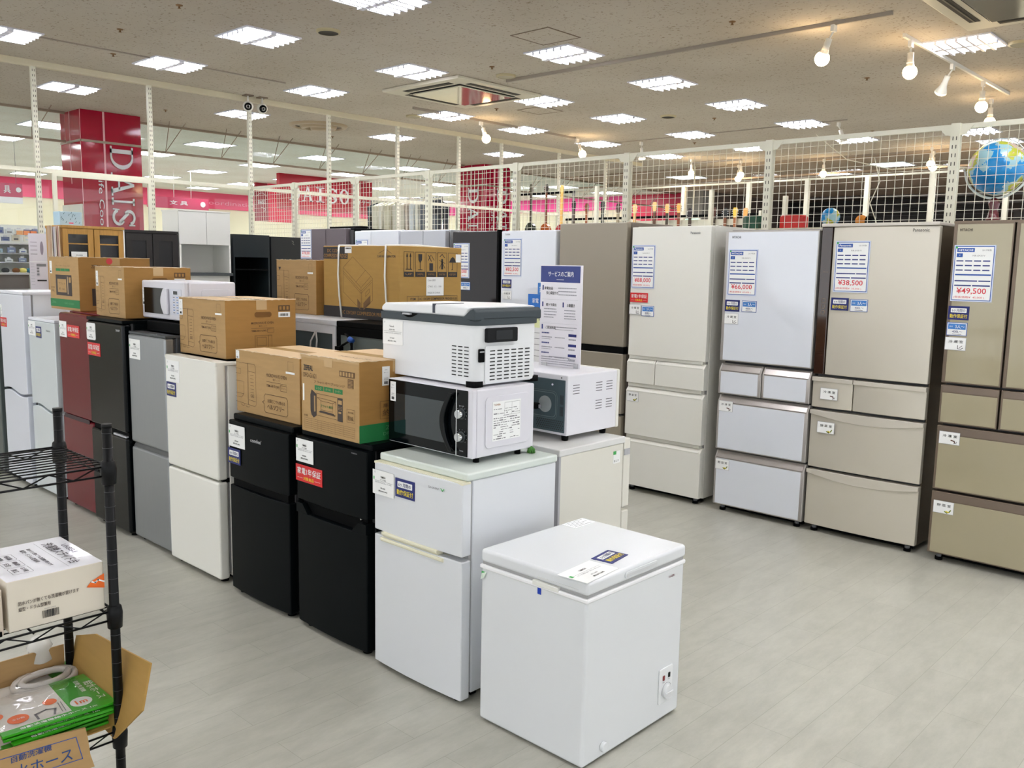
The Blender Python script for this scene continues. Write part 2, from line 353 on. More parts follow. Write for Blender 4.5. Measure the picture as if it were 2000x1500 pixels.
def slim_card(par, F, u, v, w=.032, h=.079, m=None):
    b = MB().at(F @ Matrix.Translation((u, v - h, 0))); b.rect(0, 0, w, h, PAPER, .0014)
    b.text('ZEPEAL', w * .3, h * .8, w * .7, h * .85, GINK, .002); b.text('電子レンジ', w * .2, h * .66, w * .8, h * .71, GINK, .002); b.text('¥5,500', w * .25, h * .36, w * .75, h * .41, INK, .002); b.text('税込¥6,050', w * .2, h * .28, w * .8, h * .33, INK, .002)
    for k in range(9): b.box(w * (.25 + k * .055), w * (.25 + k * .055 + (.02 if k % 2 else .035)), h * .08, h * .22, 0, .002, INK)
    return b.build('price_card', par, 'narrow white price label')

# ================================================================ THE SETTING
CZ = 3.56
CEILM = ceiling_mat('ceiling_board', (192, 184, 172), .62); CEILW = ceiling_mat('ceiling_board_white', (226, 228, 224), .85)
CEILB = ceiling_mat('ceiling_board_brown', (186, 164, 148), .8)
struct(MB().box(-25, 7, -7, 28, -.1, 0, floor_mat()).build('floor'))
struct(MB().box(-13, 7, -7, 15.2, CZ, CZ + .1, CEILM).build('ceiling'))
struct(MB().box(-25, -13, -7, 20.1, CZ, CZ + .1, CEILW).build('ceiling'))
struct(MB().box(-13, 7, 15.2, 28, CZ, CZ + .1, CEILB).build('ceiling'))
b = MB().box(-24.7, -24.5, -7, 20.1, 0, CZ, CREAMW); struct(b.build('wall_left'))
b = MB().box(-24.5, -24.44, -7, 20, 3.10, CZ, PINK)
b.at(FR(-24.44, 0, 0)); b.text('Life Coordination', 12.2, 3.22, 14.6, 3.34, M('pink_pale', (246, 150, 180), .6), .004); struct(b.build('trim_1'))
struct(MB().box(-24.5, -12.4, 20, 20.2, 0, CZ, CREAMW).build('wall_far'))
struct(MB().box(-24.4, -14.6, 19.95, 20, 3.2, CZ, PINKH).build('trim_2'))
struct(MB().box(-14.6, -12.45, 19.93, 20, 2.78, CZ, MAGBR).build('trim_3'))
struct(MB().box(-12.45, -11.9, 19.6, 20.1, 0, CZ, M('grey_wall', (150, 148, 144), .8)).build('wall_corner'))
DARKW2 = M('dark_wall', (104, 92, 86), .8)
struct(MB().box(-11.9, 7, 24, 24.2, 0, 3.56, DARKW2).build('wall_back'))
struct(MB().box(-12.1, -11.9, 20.1, 24.2, 0, CZ, DARKW2).build('wall_back'))

# shutters and ducts in the unlit part of the building
BLKS = M('dark_shutter', (26, 24, 28), .45)
b = MB().box(-11.7, -6.2, 23.7, 23.98, 2.2, 3.5, BLKS)
for k in range(9): b.box(-11.7, -6.2, 23.66, 23.7, 2.3 + k * .13, 2.31 + k * .13, M('shutter_line', (66, 64, 70), .4))
tag(b.build('roller_shutter'), 'wide black roller shutter on the dark back wall behind the hanging guitars', 'shutter')
b = MB().box(-5.9, -4.2, 23.7, 23.98, 2.7, 3.2, M('duct_grey', (96, 92, 94), .5)); tag(b.build('shutter_box'), 'grey shutter housing on the dark back wall, seen above the blue ball', 'housing')
b = MB()
for k, (x0, x1, z) in enumerate(((-9.5, -2.5, 3.34), (-7.5, 1.5, 3.2), (-6.0, 2.0, 3.05))): b.tube([(x0, 20.5 + k * .9, z), (x1, 21.6 + k * .6, z)], .035, M('duct_silver', (128, 124, 128), .35, metal=.5), 8)
tag(b.build('ceiling_pipe'), 'run of grey pipes under the brown ceiling of the unlit area', 'pipe')
b = MB().box(-3.3, -1.9, 19, 20.2, 3.1, 3.5, M('duct_grey2', (104, 92, 88), .5)); b.box(-3.4, -1.8, 18.9, 20.3, 3.48, 3.56, M('duct_grey2')); tag(b.build('ceiling_duct'), 'boxy brown duct under the ceiling of the unlit area, beside the far posts', 'duct')

# smoke curtains: hanging glass with a bottom rail and V braces
def smoke_curtain(axis, pos, a0, a1, zb, label, braces):
    t = thing('smoke_curtain', label, 'glass curtain', (0, 0, 0))
    P = (lambda a, z, d=0: (pos + d, a, z)) if axis == 'x' else (lambda a, z, d=0: (a, pos + d, z))
    g = MB()
    if axis == 'x': g.box(pos - .004, pos + .004, a0, a1, zb, CZ, PANE)
    else: g.box(a0, a1, pos - .004, pos + .004, zb, CZ, PANE)
    g.build('glass_pane', t)
    r = MB(); RM = M('rail_bronze', (150, 134, 116), .4)
    for z, h in ((zb - .02, .03), (CZ - .03, .03)):
        if axis == 'x': r.box(pos - .02, pos + .02, a0, a1, z, z + h, RM)
        else: r.box(a0, a1, pos - .02, pos + .02, z, z + h, RM)
    r.build('rail', t)
    for a in braces:
        v = MB(); v.tube([P(a - .12, CZ, .42), P(a, zb, .02)], .006, RM, 5); v.tube([P(a + .12, CZ, -.35 if axis == 'y' else .42), P(a, zb, .02)], .006, RM, 5); v.build('brace', t)
    return t
smoke_curtain('x', -12.9, 2.2, 4.8, 3.17, 'hanging glass smoke curtain with thin V braces, left of the magenta pillar', [3.4, 4.37])
smoke_curtain('x', -12.9, 5.66, 12.3, 3.17, 'hanging glass smoke curtain with thin V braces, between the two magenta pillars', [6.2, 7.09, 8.0, 8.89, 9.8, 10.7, 11.6])
smoke_curtain('x', -12.9, 13.2, 20, 3.17, 'hanging glass smoke curtain with thin V braces, beyond the far magenta pillar', [14.2, 15.1, 16.0, 16.9, 17.8, 18.7])
smoke_curtain('y', 15.2, -12.3, 4, 3.31, 'hanging glass smoke curtain where the lit ceiling meets the dark area', [])

# ceiling light fixtures ------------------------------------------------------
TUBE = M('fluorescent_glow', (255, 255, 255), .5, emis=CEIL_LIGHT); TUBE2 = M('fluorescent_glow_left', (250, 255, 255), .5, emis=CEIL_LIGHT * .5)
LOUV = M('louver_white', (214, 214, 226), .4)
def make_light(name, label, louver=True, mat=TUBE, group=None, w=.5):
    t = thing(name, label, 'ceiling light', group=group)
    f = MB(); h = w / 2
    for x0, x1, y0, y1 in ((-h - .02, h + .02, -h - .02, -h), (-h - .02, h + .02, h, h + .02), (-h - .02, -h, -h, h), (h, h + .02, -h, h)): f.box(x0, x1, y0, y1, -.012, 0, LOUV)
    f.build('frame', t)
    MB().box(-h, h, -h, h, -.003, -.001, mat).build('diffuser', t)
    if louver:
        l = MB()
        l.box(-h, h, -.028, .028, -.03, -.004, LOUV)
        for k in range(1, 6): y = -h + k * w / 6; l.box(y - .011, y + .011, -h, h, -.034, -.004, LOUV)
        l.build('louver', t)
    return t
ORD = ['first', 'second', 'third', 'fourth', 'fifth', 'sixth', 'seventh', 'eighth', 'ninth']
rows = [(-2.57, 'over the tall fridges on the right', [8.35, 12.2], 'x'), (-5.49, 'nearest the bare track rail', [4.35, 6.5, 8.13, 9.7, 11.45, 13.2], 'x'), (-7.19, 'beside the air conditioner cassette', [4.34, 6.1, 8.14, 9.65, 11.42, 13.2], 'x'),
        (-8.88, 'just in front of the tall partition', [2.8, 4.35, 6.1, 8.13, 9.64, 11.41, 13.3], 'x'), (-11.04, 'beyond the tall partition', [4.17, 6.4, 8.97, 11.5], 'x'), (-3.9, 'above the far wire mesh', [13.4, 14.6], 'x')]
proto = None
for X, where, ys, _ in rows:
    for k, y in enumerate(ys):
        lab = 'louvred ceiling light, %s in the row %s' % (ORD[k], where)
        if proto is None: proto = make_light('ceiling_light', lab, group='louvred ceiling lights'); o = proto
        else: o = copy_tree(proto); o['label'] = lab
        o.location = (X, y, CZ)
# out of the frame, over and behind the camera: unseen fixtures added for their light
for x, y in ((-3.6, 3.6), (-1.4, 3.6), (-.9, 5.6), (.9, 5.6)):  # added to throw more light on the tall fridge fronts
    o = copy_tree(proto); o.location = (x, y, CZ); o['label'] = 'unseen louvred ceiling light added to brighten the tall fridge fronts'
for X in (-9.0, -6.0, -3.0, 0, 3.0):
    for y in (-4.5, -1.5, 1.2):
        o = copy_tree(proto); o.location = (X, y, CZ); o['label'] = 'unseen louvred ceiling light behind the photographer, added for its light'
for X in (0.0, 3.0):
    for y in (4.2, 7.5): o = copy_tree(proto); o.location = (X, y, CZ); o['label'] = 'unseen louvred ceiling light right of the tall fridges, added for its light'
proto2 = None
for i, X in enumerate((-14.35, -16.5, -18.7, -20.85, -23.05)):
    for k, y in enumerate((3.0, 5.09, 7.7, 9.95, 12.1, 14.9, 17.0, 18.9)):
        lab = 'bright flat ceiling light beyond the glass curtain, %s row, %s from near' % (ORD[i], ORD[k])
        if proto2 is None: proto2 = make_light('ceiling_light', lab, False, TUBE2, 'flat ceiling lights of the neighbouring shop', .62); o = proto2
        else: o = copy_tree(proto2); o['label'] = lab
        o.location = (X, y, CZ)
for k, (x, y, w) in enumerate(((-10.5, 16.6, 'above the guitars'), (-7.7, 17.5, 'above the red stool'), (-6.2, 16.6, 'above the blue ball'))):
    o = copy_tree(proto2); o.location = (x, y, CZ); o['label'] = 'lone flat ceiling light on the brown ceiling ' + w; o['group'] = 'lights on the brown ceiling'

# lighting track with warm lamps ----------------------------------------------
GLOW = M('warm_bulb_glow', (255, 218, 165), .4, emis=WARM_LIGHT); LAMPW = M('lamp_white', (226, 224, 216), .4)
def track(x0, x1, y0, y1, label, m=None, k=.012):
    m = m or M('track_grey', (150, 140, 128), .5)
    b = MB().box(x0 - k, x1 + k, y0 - k, y1 + k, CZ - (.03 if k > .01 else .012), CZ, m)
    tag(b.build('track_rail'), label, 'track rail', 'ceiling track rails')
track(-6.69, -2.70, 7.0, 7.0, 'long dark track rail running across the ceiling towards the tall fridges')
track(-2.85, -2.85, 7.71, 10.81, 'short pale track rail carrying three warm lamps on the right', LAMPW)
track(-8.75, -8.75, 7.46, 10.66, 'track rail beyond the air conditioner carrying two warm lamps')
track(-8.75, -8.75, 1.5, 5.6, 'empty track rail on the left, near the tall partition', k=.007)
track(-9.0, -4.9, 11.48, 11.48, 'far track rail crossing the ceiling just above the mesh partition', k=.008)
def lamp(x, y, dx, dy, label, lit=True, z=3.31, top=CZ - .03):
    t = thing('track_lamp', label, 'lamp', (x, y, top), 0, 'warm track lamps')
    d = Vector((dx, dy, z - top)); L = d.length; dn = d.normalized()
    b = MB().box(-.014, .014, -.03, .03, -.05, 0, LAMPW); b.tube([(0, 0, -.045), tuple(dn * L * .45)], .008, LAMPW, 8); b.build('mount', t)
    q = dn.to_track_quat('Z', 'Y').to_matrix().to_4x4(); q.translation = dn * L * .4
    s = MB().at(q); s.lathe([(.001, 0), (.026, .004), (.026, .07), (.03, .085)], (0, 0, 0), LAMPW, 16); s.build('holder', t)
    s = MB().at(q); s.lathe([(.028, .085), (.034, .11), (.052, .15), (.054, .165)], (0, 0, 0), LAMPW, 20); s.build('reflector', t)
    s = MB().at(q); s.lathe([(.055, .163), (.053, .175), (.035, .188), (.001, .193)], (0, 0, 0), GLOW if lit else M('bulb_face', (255, 244, 220), .3, emis=1.2), 20)
    if lit: s.sphere((0, 0, .16), .058, GLOW, 16, 10)
    s.build('bulb', t); return t
lamp(-3.14, 7.0, -.1, .05, 'lit warm lamp hanging from the end of the long dark track rail')
lamp(-2.85, 7.866, 0, .02, 'lit warm lamp, first on the short pale rail at right')
lamp(-2.85, 8.95, -.12, .1, 'unlit-looking white lamp pointing away, second on the short pale rail', False)
lamp(-2.85, 9.91, 0, .0, 'lit warm lamp, third on the short pale rail, above the globe')
lamp(-3.05, 10.95, 0, .0, 'lit warm lamp at the far end past the short pale rail')
lamp(-8.75, 8.65, .1, .0, 'lit warm lamp hanging beyond the air conditioner')
lamp(-8.7, 10.66, .1, .0, 'lit warm lamp seen just above the mesh partition, beyond the air conditioner')
lamp(-8.1, 11.48, .02, .0, 'white spotlight on the far rail, behind the mesh partition post', False)
lamp(-5.0, 11.48, .05, .05, 'white spotlight at the end of the far rail above the mesh partition', False)
for x, y, s in ((-8.62, 13.77, 'leftmost'), (-8.38, 15.0, 'second'), (-8.0, 14.4, 'third'), (-6.75, 15.0, 'fourth'), (-4.95, 15.0, 'fifth'), (-4.82, 14.5, 'last')):
    lamp(x, y, 0, 0, 'lit warm lamp seen through the wire mesh, %s from the left' % s, True, 3.30)
track(-9.0, -8.0, 14.4, 14.4, 'short far rail of warm lamps seen through the mesh, left part'); track(-8.6, -4.6, 15.0, 15.0, 'long far rail of warm lamps seen through the mesh')

# air conditioner cassettes -----------------------------------------------------
def cassette(x0, x1, y0, y1, label):
    t = thing('air_conditioner', label, 'air conditioner', ((x0 + x1) / 2, (y0 + y1) / 2, CZ)); w = (x1 - x0) / 2; h = (y1 - y0) / 2
    PM = M('aircon_cream', (204, 198, 180), .45)
    MB().box(-w, w, -h, h, -.035, 0, PM).build('panel', t, bevel=.012)
    MB().box(-w * .66, w * .66, -h * .66, h * .66, -.04, -.034, BLACKM).build('grille_gap', t)
    MB().box(-w * .63, w * .63, -h * .63, h * .63, -.055, -.036, M('aircon_cover', (196, 190, 176), .09, metal=.75)).build('grille_cover', t, bevel=.006)
    for a in range(4):
        Z = Matrix.Rotation(a * math.pi / 2, 4, 'Z'); s = MB().at(Z); ww, hh = (w, h) if a % 2 == 0 else (h, w)
        s.box(-ww * .6, ww * .6, -hh * .86, -hh * .74, -.038, -.034, M('slot_dark', (40, 36, 30), .7)); s.box(-ww * .58, ww * .58, -hh * .81, -hh * .79, -.042, -.036, M('slot_line', (92, 84, 70), .5)); s.build('air_outlet', t)
cassette(-8.18, -6.92, 6.50, 7.82, 'square ceiling air conditioner cassette with a shiny cover above the middle of the room')
cassette(-2.40, -1.10, 6.50, 7.82, 'ceiling air conditioner cassette cut by the upper right corner')
t = thing('ceiling_diffuser', 'large round ceiling air diffuser beyond the tall partition', 'air vent', (-11.02, 7.6, CZ)); 
MB().lathe([(.42, 0), (.40, -.03), (.34, -.035), (.33, -.01)], (0, 0, 0), M('diffuser_tan', (168, 150, 124), .5), 40).build('outer_ring', t)
MB().lathe([(.27, 0), (.25, -.05), (.19, -.055), (.18, -.02)], (0, 0, 0), M('diffuser_tan'), 40).build('middle_ring', t)
MB().lathe([(.12, 0), (.11, -.07), (.001, -.075)], (0, 0, 0), M('diffuser_tan'), 30).build('centre_disc', t)
for x, y, s in ((-6.54, 4.62, 'dark round ceiling speaker above the front of the black fridges'), (-6.56, 6.84, 'round ceiling speaker next to the air conditioner'), (-6.58, 9.9, 'small dark round ceiling speaker over the middle of the tall fridges'), (-9.27, 7.9, 'pale round ceiling speaker next to the warm lamp track'), (-2.2, 8.6, 'pale round ceiling disc beside the light at the upper right')):
    t = thing('ceiling_speaker', s, 'speaker', (x, y, CZ)); dk = 'dark' in s
    MB().lathe([(.105, 0), (.10, -.02), (.085, -.022)], (0, 0, 0), M('speaker_rim', (176, 164, 130), .5), 28).build('rim', t)
    MB().lathe([(.086, -.02), (.07, -.014), (.001, -.012)], (0, 0, 0), M('speaker_dark', (66, 62, 54), .8) if dk else M('speaker_pale', (178, 170, 148), .8), 28).build('grille', t)
for x, y, wh in ((-6.39, 6.46, 'next to the round speaker by the air conditioner'), (-3.76, 6.51, 'right of the square hatch, above the long track rail'), (-3.74, 9.19, 'between the long track rail and the unlit lamp'), (-6.82, 3.43, 'at the top edge, left of centre'), (-8.9, 3.79, 'by the empty track rail on the left'), (-8.0, 8.18, 'beyond the air conditioner, beside the warm lamp'), (-7.92, 3.44, 'in front of the empty track rail on the left'), (-6.2, 10.4, 'beside the dark speaker over the tall fridges'), (-11.6, 5.6, 'just left of the security cameras'), (-11.8, 8.4, 'beyond the round ceiling diffuser'), (-5.0, 12.6, 'past the end of the far track rail'), (-7.6, 12.2, 'beyond the middle of the far track rail')):
    b = MB().lathe([(.028, 0), (.025, -.006), (.008, -.008), (.008, -.022), (.015, -.025), (.001, -.027)], (0, 0, 0), M('sprinkler_brass', (126, 96, 62), .5, metal=.4), 14)
    tag(b.build('sprinkler', loc=(x, y, CZ)), 'small brass sprinkler head ' + wh, 'sprinkler', 'sprinkler heads')
for x0, x1, y0, y1, s in ((-5.43, -5.0, 5.7, 6.14, 'dark outlined square ceiling hatch near the top of the picture'), (-7.86, -7.44, 8.4, 8.82, 'faint square ceiling hatch beyond the air conditioner')):
    t = thing('ceiling_hatch', s, 'hatch', ((x0 + x1) / 2, (y0 + y1) / 2, CZ)); w = (x1 - x0) / 2; f = MB()
    for a, bb, c, d in ((-w, w, -w, -w + .012), (-w, w, w - .012, w), (-w, -w + .012, -w, w), (w - .012, w, -w, w)): f.box(a, bb, c, d, -.004, 0, M('hatch_line', (112, 94, 74), .6))
    f.build('frame', t); MB().box(-w + .012, w - .012, -w + .012, w - .012, -.002, 0, CEILM).build('panel', t)

# partitions of slotted posts ----------------------------------------------------
SLOT = M('slot_shadow', (62, 60, 52), .8)
def post(par, x, y, z1, face, slots=(0, 0), s=.028, name='post', m=None):
    b = MB().box(x - s, x + s, y - s, y + s, 0, z1, m or POSTM)
    if slots[1]:
        z = slots[0]
        while z < slots[1]:
            for o in (-.010, .010):
                if face == 'x': b.box(x + s, x + s + .0006, y + o - .0025, y + o + .0025, z, z + .022, SLOT)
                else: b.box(x + o - .0025, x + o + .0025, y - s - .0006, y - s, z, z + .022, SLOT)
            z += .05
    return b.build(name, par)
XA = -9.85
t = thing('tall_partition', 'tall cream slotted-post partition reaching the ceiling, glazed below its middle rail', 'partition', (0, 0, 0))
ysA = [2.2, 3.38, 4.57, 5.80, 6.95, 8.1, 9.28, 10.2, 11.6, 12.9]
for y in ysA: post(t, XA, y, CZ - .06, 'x', (1.5, 3.45), .022)
MB().box(XA - .03, XA + .03, .5, 14, CZ - .06, CZ, M('beam_cream', (202, 194, 168), .5)).build('top_beam', t)
MB().box(XA - .02, XA + .02, .5, 14, 2.46, 2.50, POSTM).build('middle_rail', t)
for y0, y1 in zip(ysA, ysA[1:]): MB().box(XA - .003, XA + .003, y0 + .025, y1 - .025, .1, 2.45, PANE).build('glass_pane', t)
t2 = thing('door_frame', 'slim cream frame of the first glazed bay beside the magenta pillar', 'frame', (0, 0, 0))
b = MB().box(XA + .03, XA + .06, 3.50, 3.54, 0, 2.46, POSTM).box(XA + .03, XA + .06, 4.50, 4.54, 0, 2.46, POSTM).box(XA + .03, XA + .06, 3.54, 4.50, 2.43, 2.46, POSTM); b.build('surround', t2)
YB = 5.80
t = thing('mesh_partition', 'cream slotted-post partition with wire mesh panels behind the tall fridges', 'partition', (0, 0, 0))
xsB = [-.6, -1.793, -3.0, -4.21, -5.407, -6.573, -7.738, -8.886]
for x in xsB: post(t, x, YB, 2.50, 'y', (1.75, 2.42), .026)
MB().box(XA + .025, .6, YB - .012, YB + .012, 2.465, 2.495, POSTM).build('top_rail', t)
MB().box(XA + .025, .6, YB - .012, YB + .012, 1.2, 1.225, POSTM).build('lower_rail', t)
for x in xsB:
    for sg in (-1, 1):
        b = MB().at(FF(x, YB - .014, 2.485)); b.prism([(sg * .02, 0), (sg * .10, 0), (sg * .06, -.05), (sg * .02, -.06)], 0, .003, POSTM); b.build('bracket', t)
xe = [XA] + sorted(xsB) + [.6]
for x0, x1 in zip(xe, xe[1:]):
    b = MB(); a = x0 + .03; e = x1 - .03; n = int((e - a) / .05)
    for k in range(n + 1): x = a + (e - a) * k / n; b.box(x - .0015, x + .0015, YB - .0015, YB + .0015, 1.23, 2.465, WIREM)
    for k in range(25): z = 1.235 + k * .05; b.box(a, e, YB + .0015, YB + .0045, z - .0015, z + .0015, WIREM)
    b.build('wire_mesh_panel', t)
t = thing('far_partition', 'distant partition of cream posts with a pale top rail, seen through the wire mesh', 'partition', (0, 0, 0))
for x in (-10.1, -8.9, -7.6, -6.55, -5.57, -4.6, -3.6): post(t, x, 14.0, 3.1, 'y', (0, 0), .035)
MB().box(-11.4, -2.0, 13.98, 14.02, 3.08, 3.11, POSTM).build('top_rail', t)
t = thing('near_rack_frame', 'slim cream upright posts of the display frame just behind the mesh partition', 'frame', (0, 0, 0))
for x, z in ((-7.0, 2.62), (-5.35, 2.5), (-4.45, 2.4)): post(t, x, 9.0, z, 'y', (0, 0), .022)
MB().box(-9.6, -4.2, 8.985, 9.015, 2.03, 2.06, POSTM).build('rail', t)

# security cameras ---------------------------------------------------------------
for y, s, aim in ((5.73, 'white dome security camera on the ceiling beam, left one of the pair', -.02), (5.92, 'white dome security camera on the ceiling beam, right one of the pair', .02)):
    t = thing('security_camera', s, 'camera', (XA + .1, y, CZ), 0, 'pair of security cameras')
    MB().box(-.05, .05, -.05, .05, -.012, 0, M('mount_brown', (122, 106, 88), .5)).build('mount_plate', t)
    MB().cyl((0, 0, -.07), .012, .06, LAMPW, 12).build('stem', t)
    MB().sphere((0, 0, -.13), .062, LAMPW, 24, 14).build('dome', t)
    q = Vector((1, -.45 + aim * 6, -.25)).to_track_quat('Z', 'Y').to_matrix().to_4x4(); q.translation = Vector((0, 0, -.13))
    m = MB().at(q); m.lathe([(.046, .040), (.040, .052), (.001, .064)], (0, 0, 0), BLACKG, 20); m.build('lens', t)

# magenta pillars ---------------------------------------------------------------
LET = M('letter_grey', (206, 204, 208), .35)
def serif(b, s, u0, v1, w, h):
    """capital letters with slab serifs, turned to read downwards; (u0, v1) top left of the cell"""
    def T(pts, n=.014): b.prism([(u0 + y * w, v1 - x * h) for x, y in pts], 0, n, LET)
    def arc(cx, cy, ro, ri, a0, a1, sx=1, n=14):
        o = [(cx + ro[0] * math.cos(R(a0 + (a1 - a0) * k / n)), cy + ro[1] * math.sin(R(a0 + (a1 - a0) * k / n))) for k in range(n + 1)]
        i = [(cx + ri[0] * math.cos(R(a0 + (a1 - a0) * k / n)), cy + ri[1] * math.sin(R(a0 + (a1 - a0) * k / n))) for k in range(n + 1)]
        for k in range(n): T([o[k], o[k + 1], i[k + 1], i[k]])
    if s == 'D':
        T([(.12, 0), (.3, 0), (.3, 1), (.12, 1)]); T([(0, 0), (.45, 0), (.45, .07), (0, .07)]); T([(0, .93), (.45, .93), (.45, 1), (0, 1)]); arc(.42, .5, (.56, .5), (.38, .43), -90, 90)
    elif s == 'A':
        T([(.44, 1), (.56, 1), (.92, 0), (.72, 0)]); T([(.44, 1), (.5, .9), (.16, 0), (.08, 0)]); T([(.25, .3), (.74, .3), (.71, .37), (.28, .37)]); T([(-.02, 0), (.28, 0), (.28, .06), (-.02, .06)]); T([(.62, 0), (1.02, 0), (1.02, .06), (.62, .06)])
    elif s == 'I':
        T([(.38, 0), (.62, 0), (.62, 1), (.38, 1)]); T([(.1, 0), (.9, 0), (.9, .07), (.1, .07)]); T([(.1, .93), (.9, .93), (.9, 1), (.1, 1)])
    elif s == 'S':
        arc(.5, .74, (.40, .27), (.24, .18), 10, 230); arc(.5, .27, (.42, .28), (.26, .18), -170, 60); T([(.2, .66), (.34, .72), (.8, .36), (.7, .26)]); T([(.84, .72), (.92, .72), (.92, .98), (.86, .98)]); T([(.06, .02), (.12, .02), (.14, .3), (.08, .3)])
    else: arc(.5, .5, (.48, .51), (.3, .42), 0, 360, n=24)
LZ = (('D', 3.12, .31), ('A', 2.76, .30), ('I', 2.44, .12), ('S', 2.30, .27), ('O', 1.98, .32))
def pillar(x0, x1, y0, y1, label, white_part=False):
    t = thing('signage_pillar', label, 'pillar', ((x0 + x1) / 2, (y0 + y1) / 2, 0)); w = (x1 - x0) / 2; d = (y1 - y0) / 2
    MB().box(-w, w, -d, d, 0, CZ, MAGENTA).build('cladding', t)
    j = MB(); PJ = M('joint_pink', (226, 170, 178), .5)
    j.at(FR(w, -d, 0)); j.box(2 * d * .375 - .012, 2 * d * .375 + .012, 0, CZ, 0, .006, PJ); j.box(0, 2 * d, 3.14, 3.17, 0, .012, M('rail_bronze'))
    j.at(FF(-w, -d, 0)); j.box(2 * w * .46, 2 * w * .46 + .012, 2.6, CZ, 0, .004, PJ); j.box(2 * w - .012, 2 * w, 0, CZ, 0, .004, PJ); j.box(0, 2 * w, 3.14, 3.17, 0, .01, M('rail_bronze')); j.build('joint_strip', t)
    if white_part: MB().box(-w - .01, w - .02, -d - .015, -d, 0, 2.32, M('pillar_white', (214, 208, 196), .5)).build('white_panel', t)
    l = MB().at(FR(w + .004, -d, 0))
    for c, zt, hh in LZ: serif(l, c, 2 * d * .46, zt, 2 * d * .385, hh)
    l.text('Life Coordination', 2 * d * .25, 1.3, 2 * d * .335, 2.74, LET, .006, 0, 1); l.build('lettering', t, 'raised pale grey lettering reading downwards')
    if not white_part:
        l = MB().at(FF(-w, -d - .004, 0))
        for c, zt, hh in LZ: serif(l, c, 2 * w * .35, zt, 2 * w * .42, hh)
        l.build('lettering', t)
pillar(-13.14, -12.45, 4.83, 5.64, 'glossy magenta pillar with large vertical lettering behind the oak cabinet', True)
pillar(-13.1, -12.42, 12.4, 13.15, 'magenta pillar with vertical lettering seen behind the mesh partition')
# hanging sign boards
t = thing('hanging_sign', 'large crimson sign board with serif lettering hanging from the ceiling', 'sign', (-17.6, 12.35, 0))
MB().box(-.06, .06, -1.3, 1.3, 2.78, CZ, M('crimson_board', (166, 0, 34), .5)).build('board', t)
l = MB().at(FR(.062, 0, 0))
# upright serif letters: reuse the downward builder through a rotated frame
l.at(frame((.062, 0, 0), (0, 0, -1), (0, 1, 0)) @ Matrix.Translation((0, 0, 0)))
for k, c in enumerate('DAISO'):
    q = MB(); serif(q, c, 0, 0, 1, 1)
    y0 = -1.05 + k * .34; l.at(Matrix(((1, 0, 0, .062), (0, 1, 0, 0), (0, 0, 1, 0), (0, 0, 0, 1))))
    l.add([(p[2], y0 + (-p[1]) * .28, 2.98 + p[0] * .34) for p in q.v], q.f, LET)
l.at(FR(.07, 0, 0)); l.text('ダイソー', .70, 3.0, 1.2, 3.12, LET, .004, .02); l.build('lettering', t, 'pale raised lettering on the crimson board')
t = thing('hanging_sign', 'smaller crimson banner with arched emblem left of the large crimson board', 'sign', (-20, 12.2, 0))
MB().box(-.04, .04, -.3, .02, 2.6, 3.54, M('crimson_dark', (140, 0, 36), .5)).build('banner', t); MB().box(-.04, .04, .05, .85, 2.6, 3.54, M('crimson_bright', (214, 20, 66), .5)).build('banner', t)
l = MB().at(FR(.045, 0, 0)); l.line([(-.27 + .26 * k / 12 * 1, 3.22 + .07 * math.sin(math.pi * k / 12)) for k in range(13)], .012, LET); l.text('DAISO', -.25, 3.02, -.03, 3.12, LET, .003, .02); l.line([(-.16, 2.94), (-.04, 2.9), (-.08, 2.84)], .012, LET); l.build('emblem', t)
# pink department sign with pale lettering at far left and boards on the left wall
t = thing('aisle_sign', 'pink aisle sign with a round pale mark hanging at the far left edge', 'sign', (-16, 4.75, 0))
MB().box(-.03, .03, -.3, .48, 2.56, 2.78, M('aisle_pink', (176, 24, 74), .5)).box(-.03, .03, -.3, .48, 2.46, 2.56, PAPERG).build('board', t)
l = MB().at(FR(.035, 0, 0)); l.text('用', .02, 2.62, .12, 2.74, LET, .003, .03); l.text('具', .2, 2.62, .3, 2.74, LET, .003, .03); l.cyl((.42, 2.68, 0), .04, .004, LET, 20); l.build('lettering', t)
MB().tube([(0, -.2, 2.78), (0, -.2, CZ)], .004, GINK, 5).tube([(0, .4, 2.78), (0, .4, CZ)], .004, GINK, 5).build('hanging_wire', t)
t = thing('aisle_sign', 'pink aisle sign with small pale figures above the tall white cabinet', 'sign', (-19, 9.6, 0))
MB().box(-.03, .03, -.9, .5, 2.72, 2.96, M('aisle_pink')).build('board', t)
l = MB().at(FR(.035, 0, 0)); l.text('文 具', -.42, 2.80, .0, 2.89, LET, .003, .03); l.cyl((.36, 2.84, 0), .06, .004, LET, 20); l.build('lettering', t)
MB().tube([(0, -.3, 2.96), (0, -.3, CZ)], .006, PAPER, 5).tube([(0, .1, 2.96), (0, .1, CZ)], .006, PAPER, 5).build('hanging_wire', t)

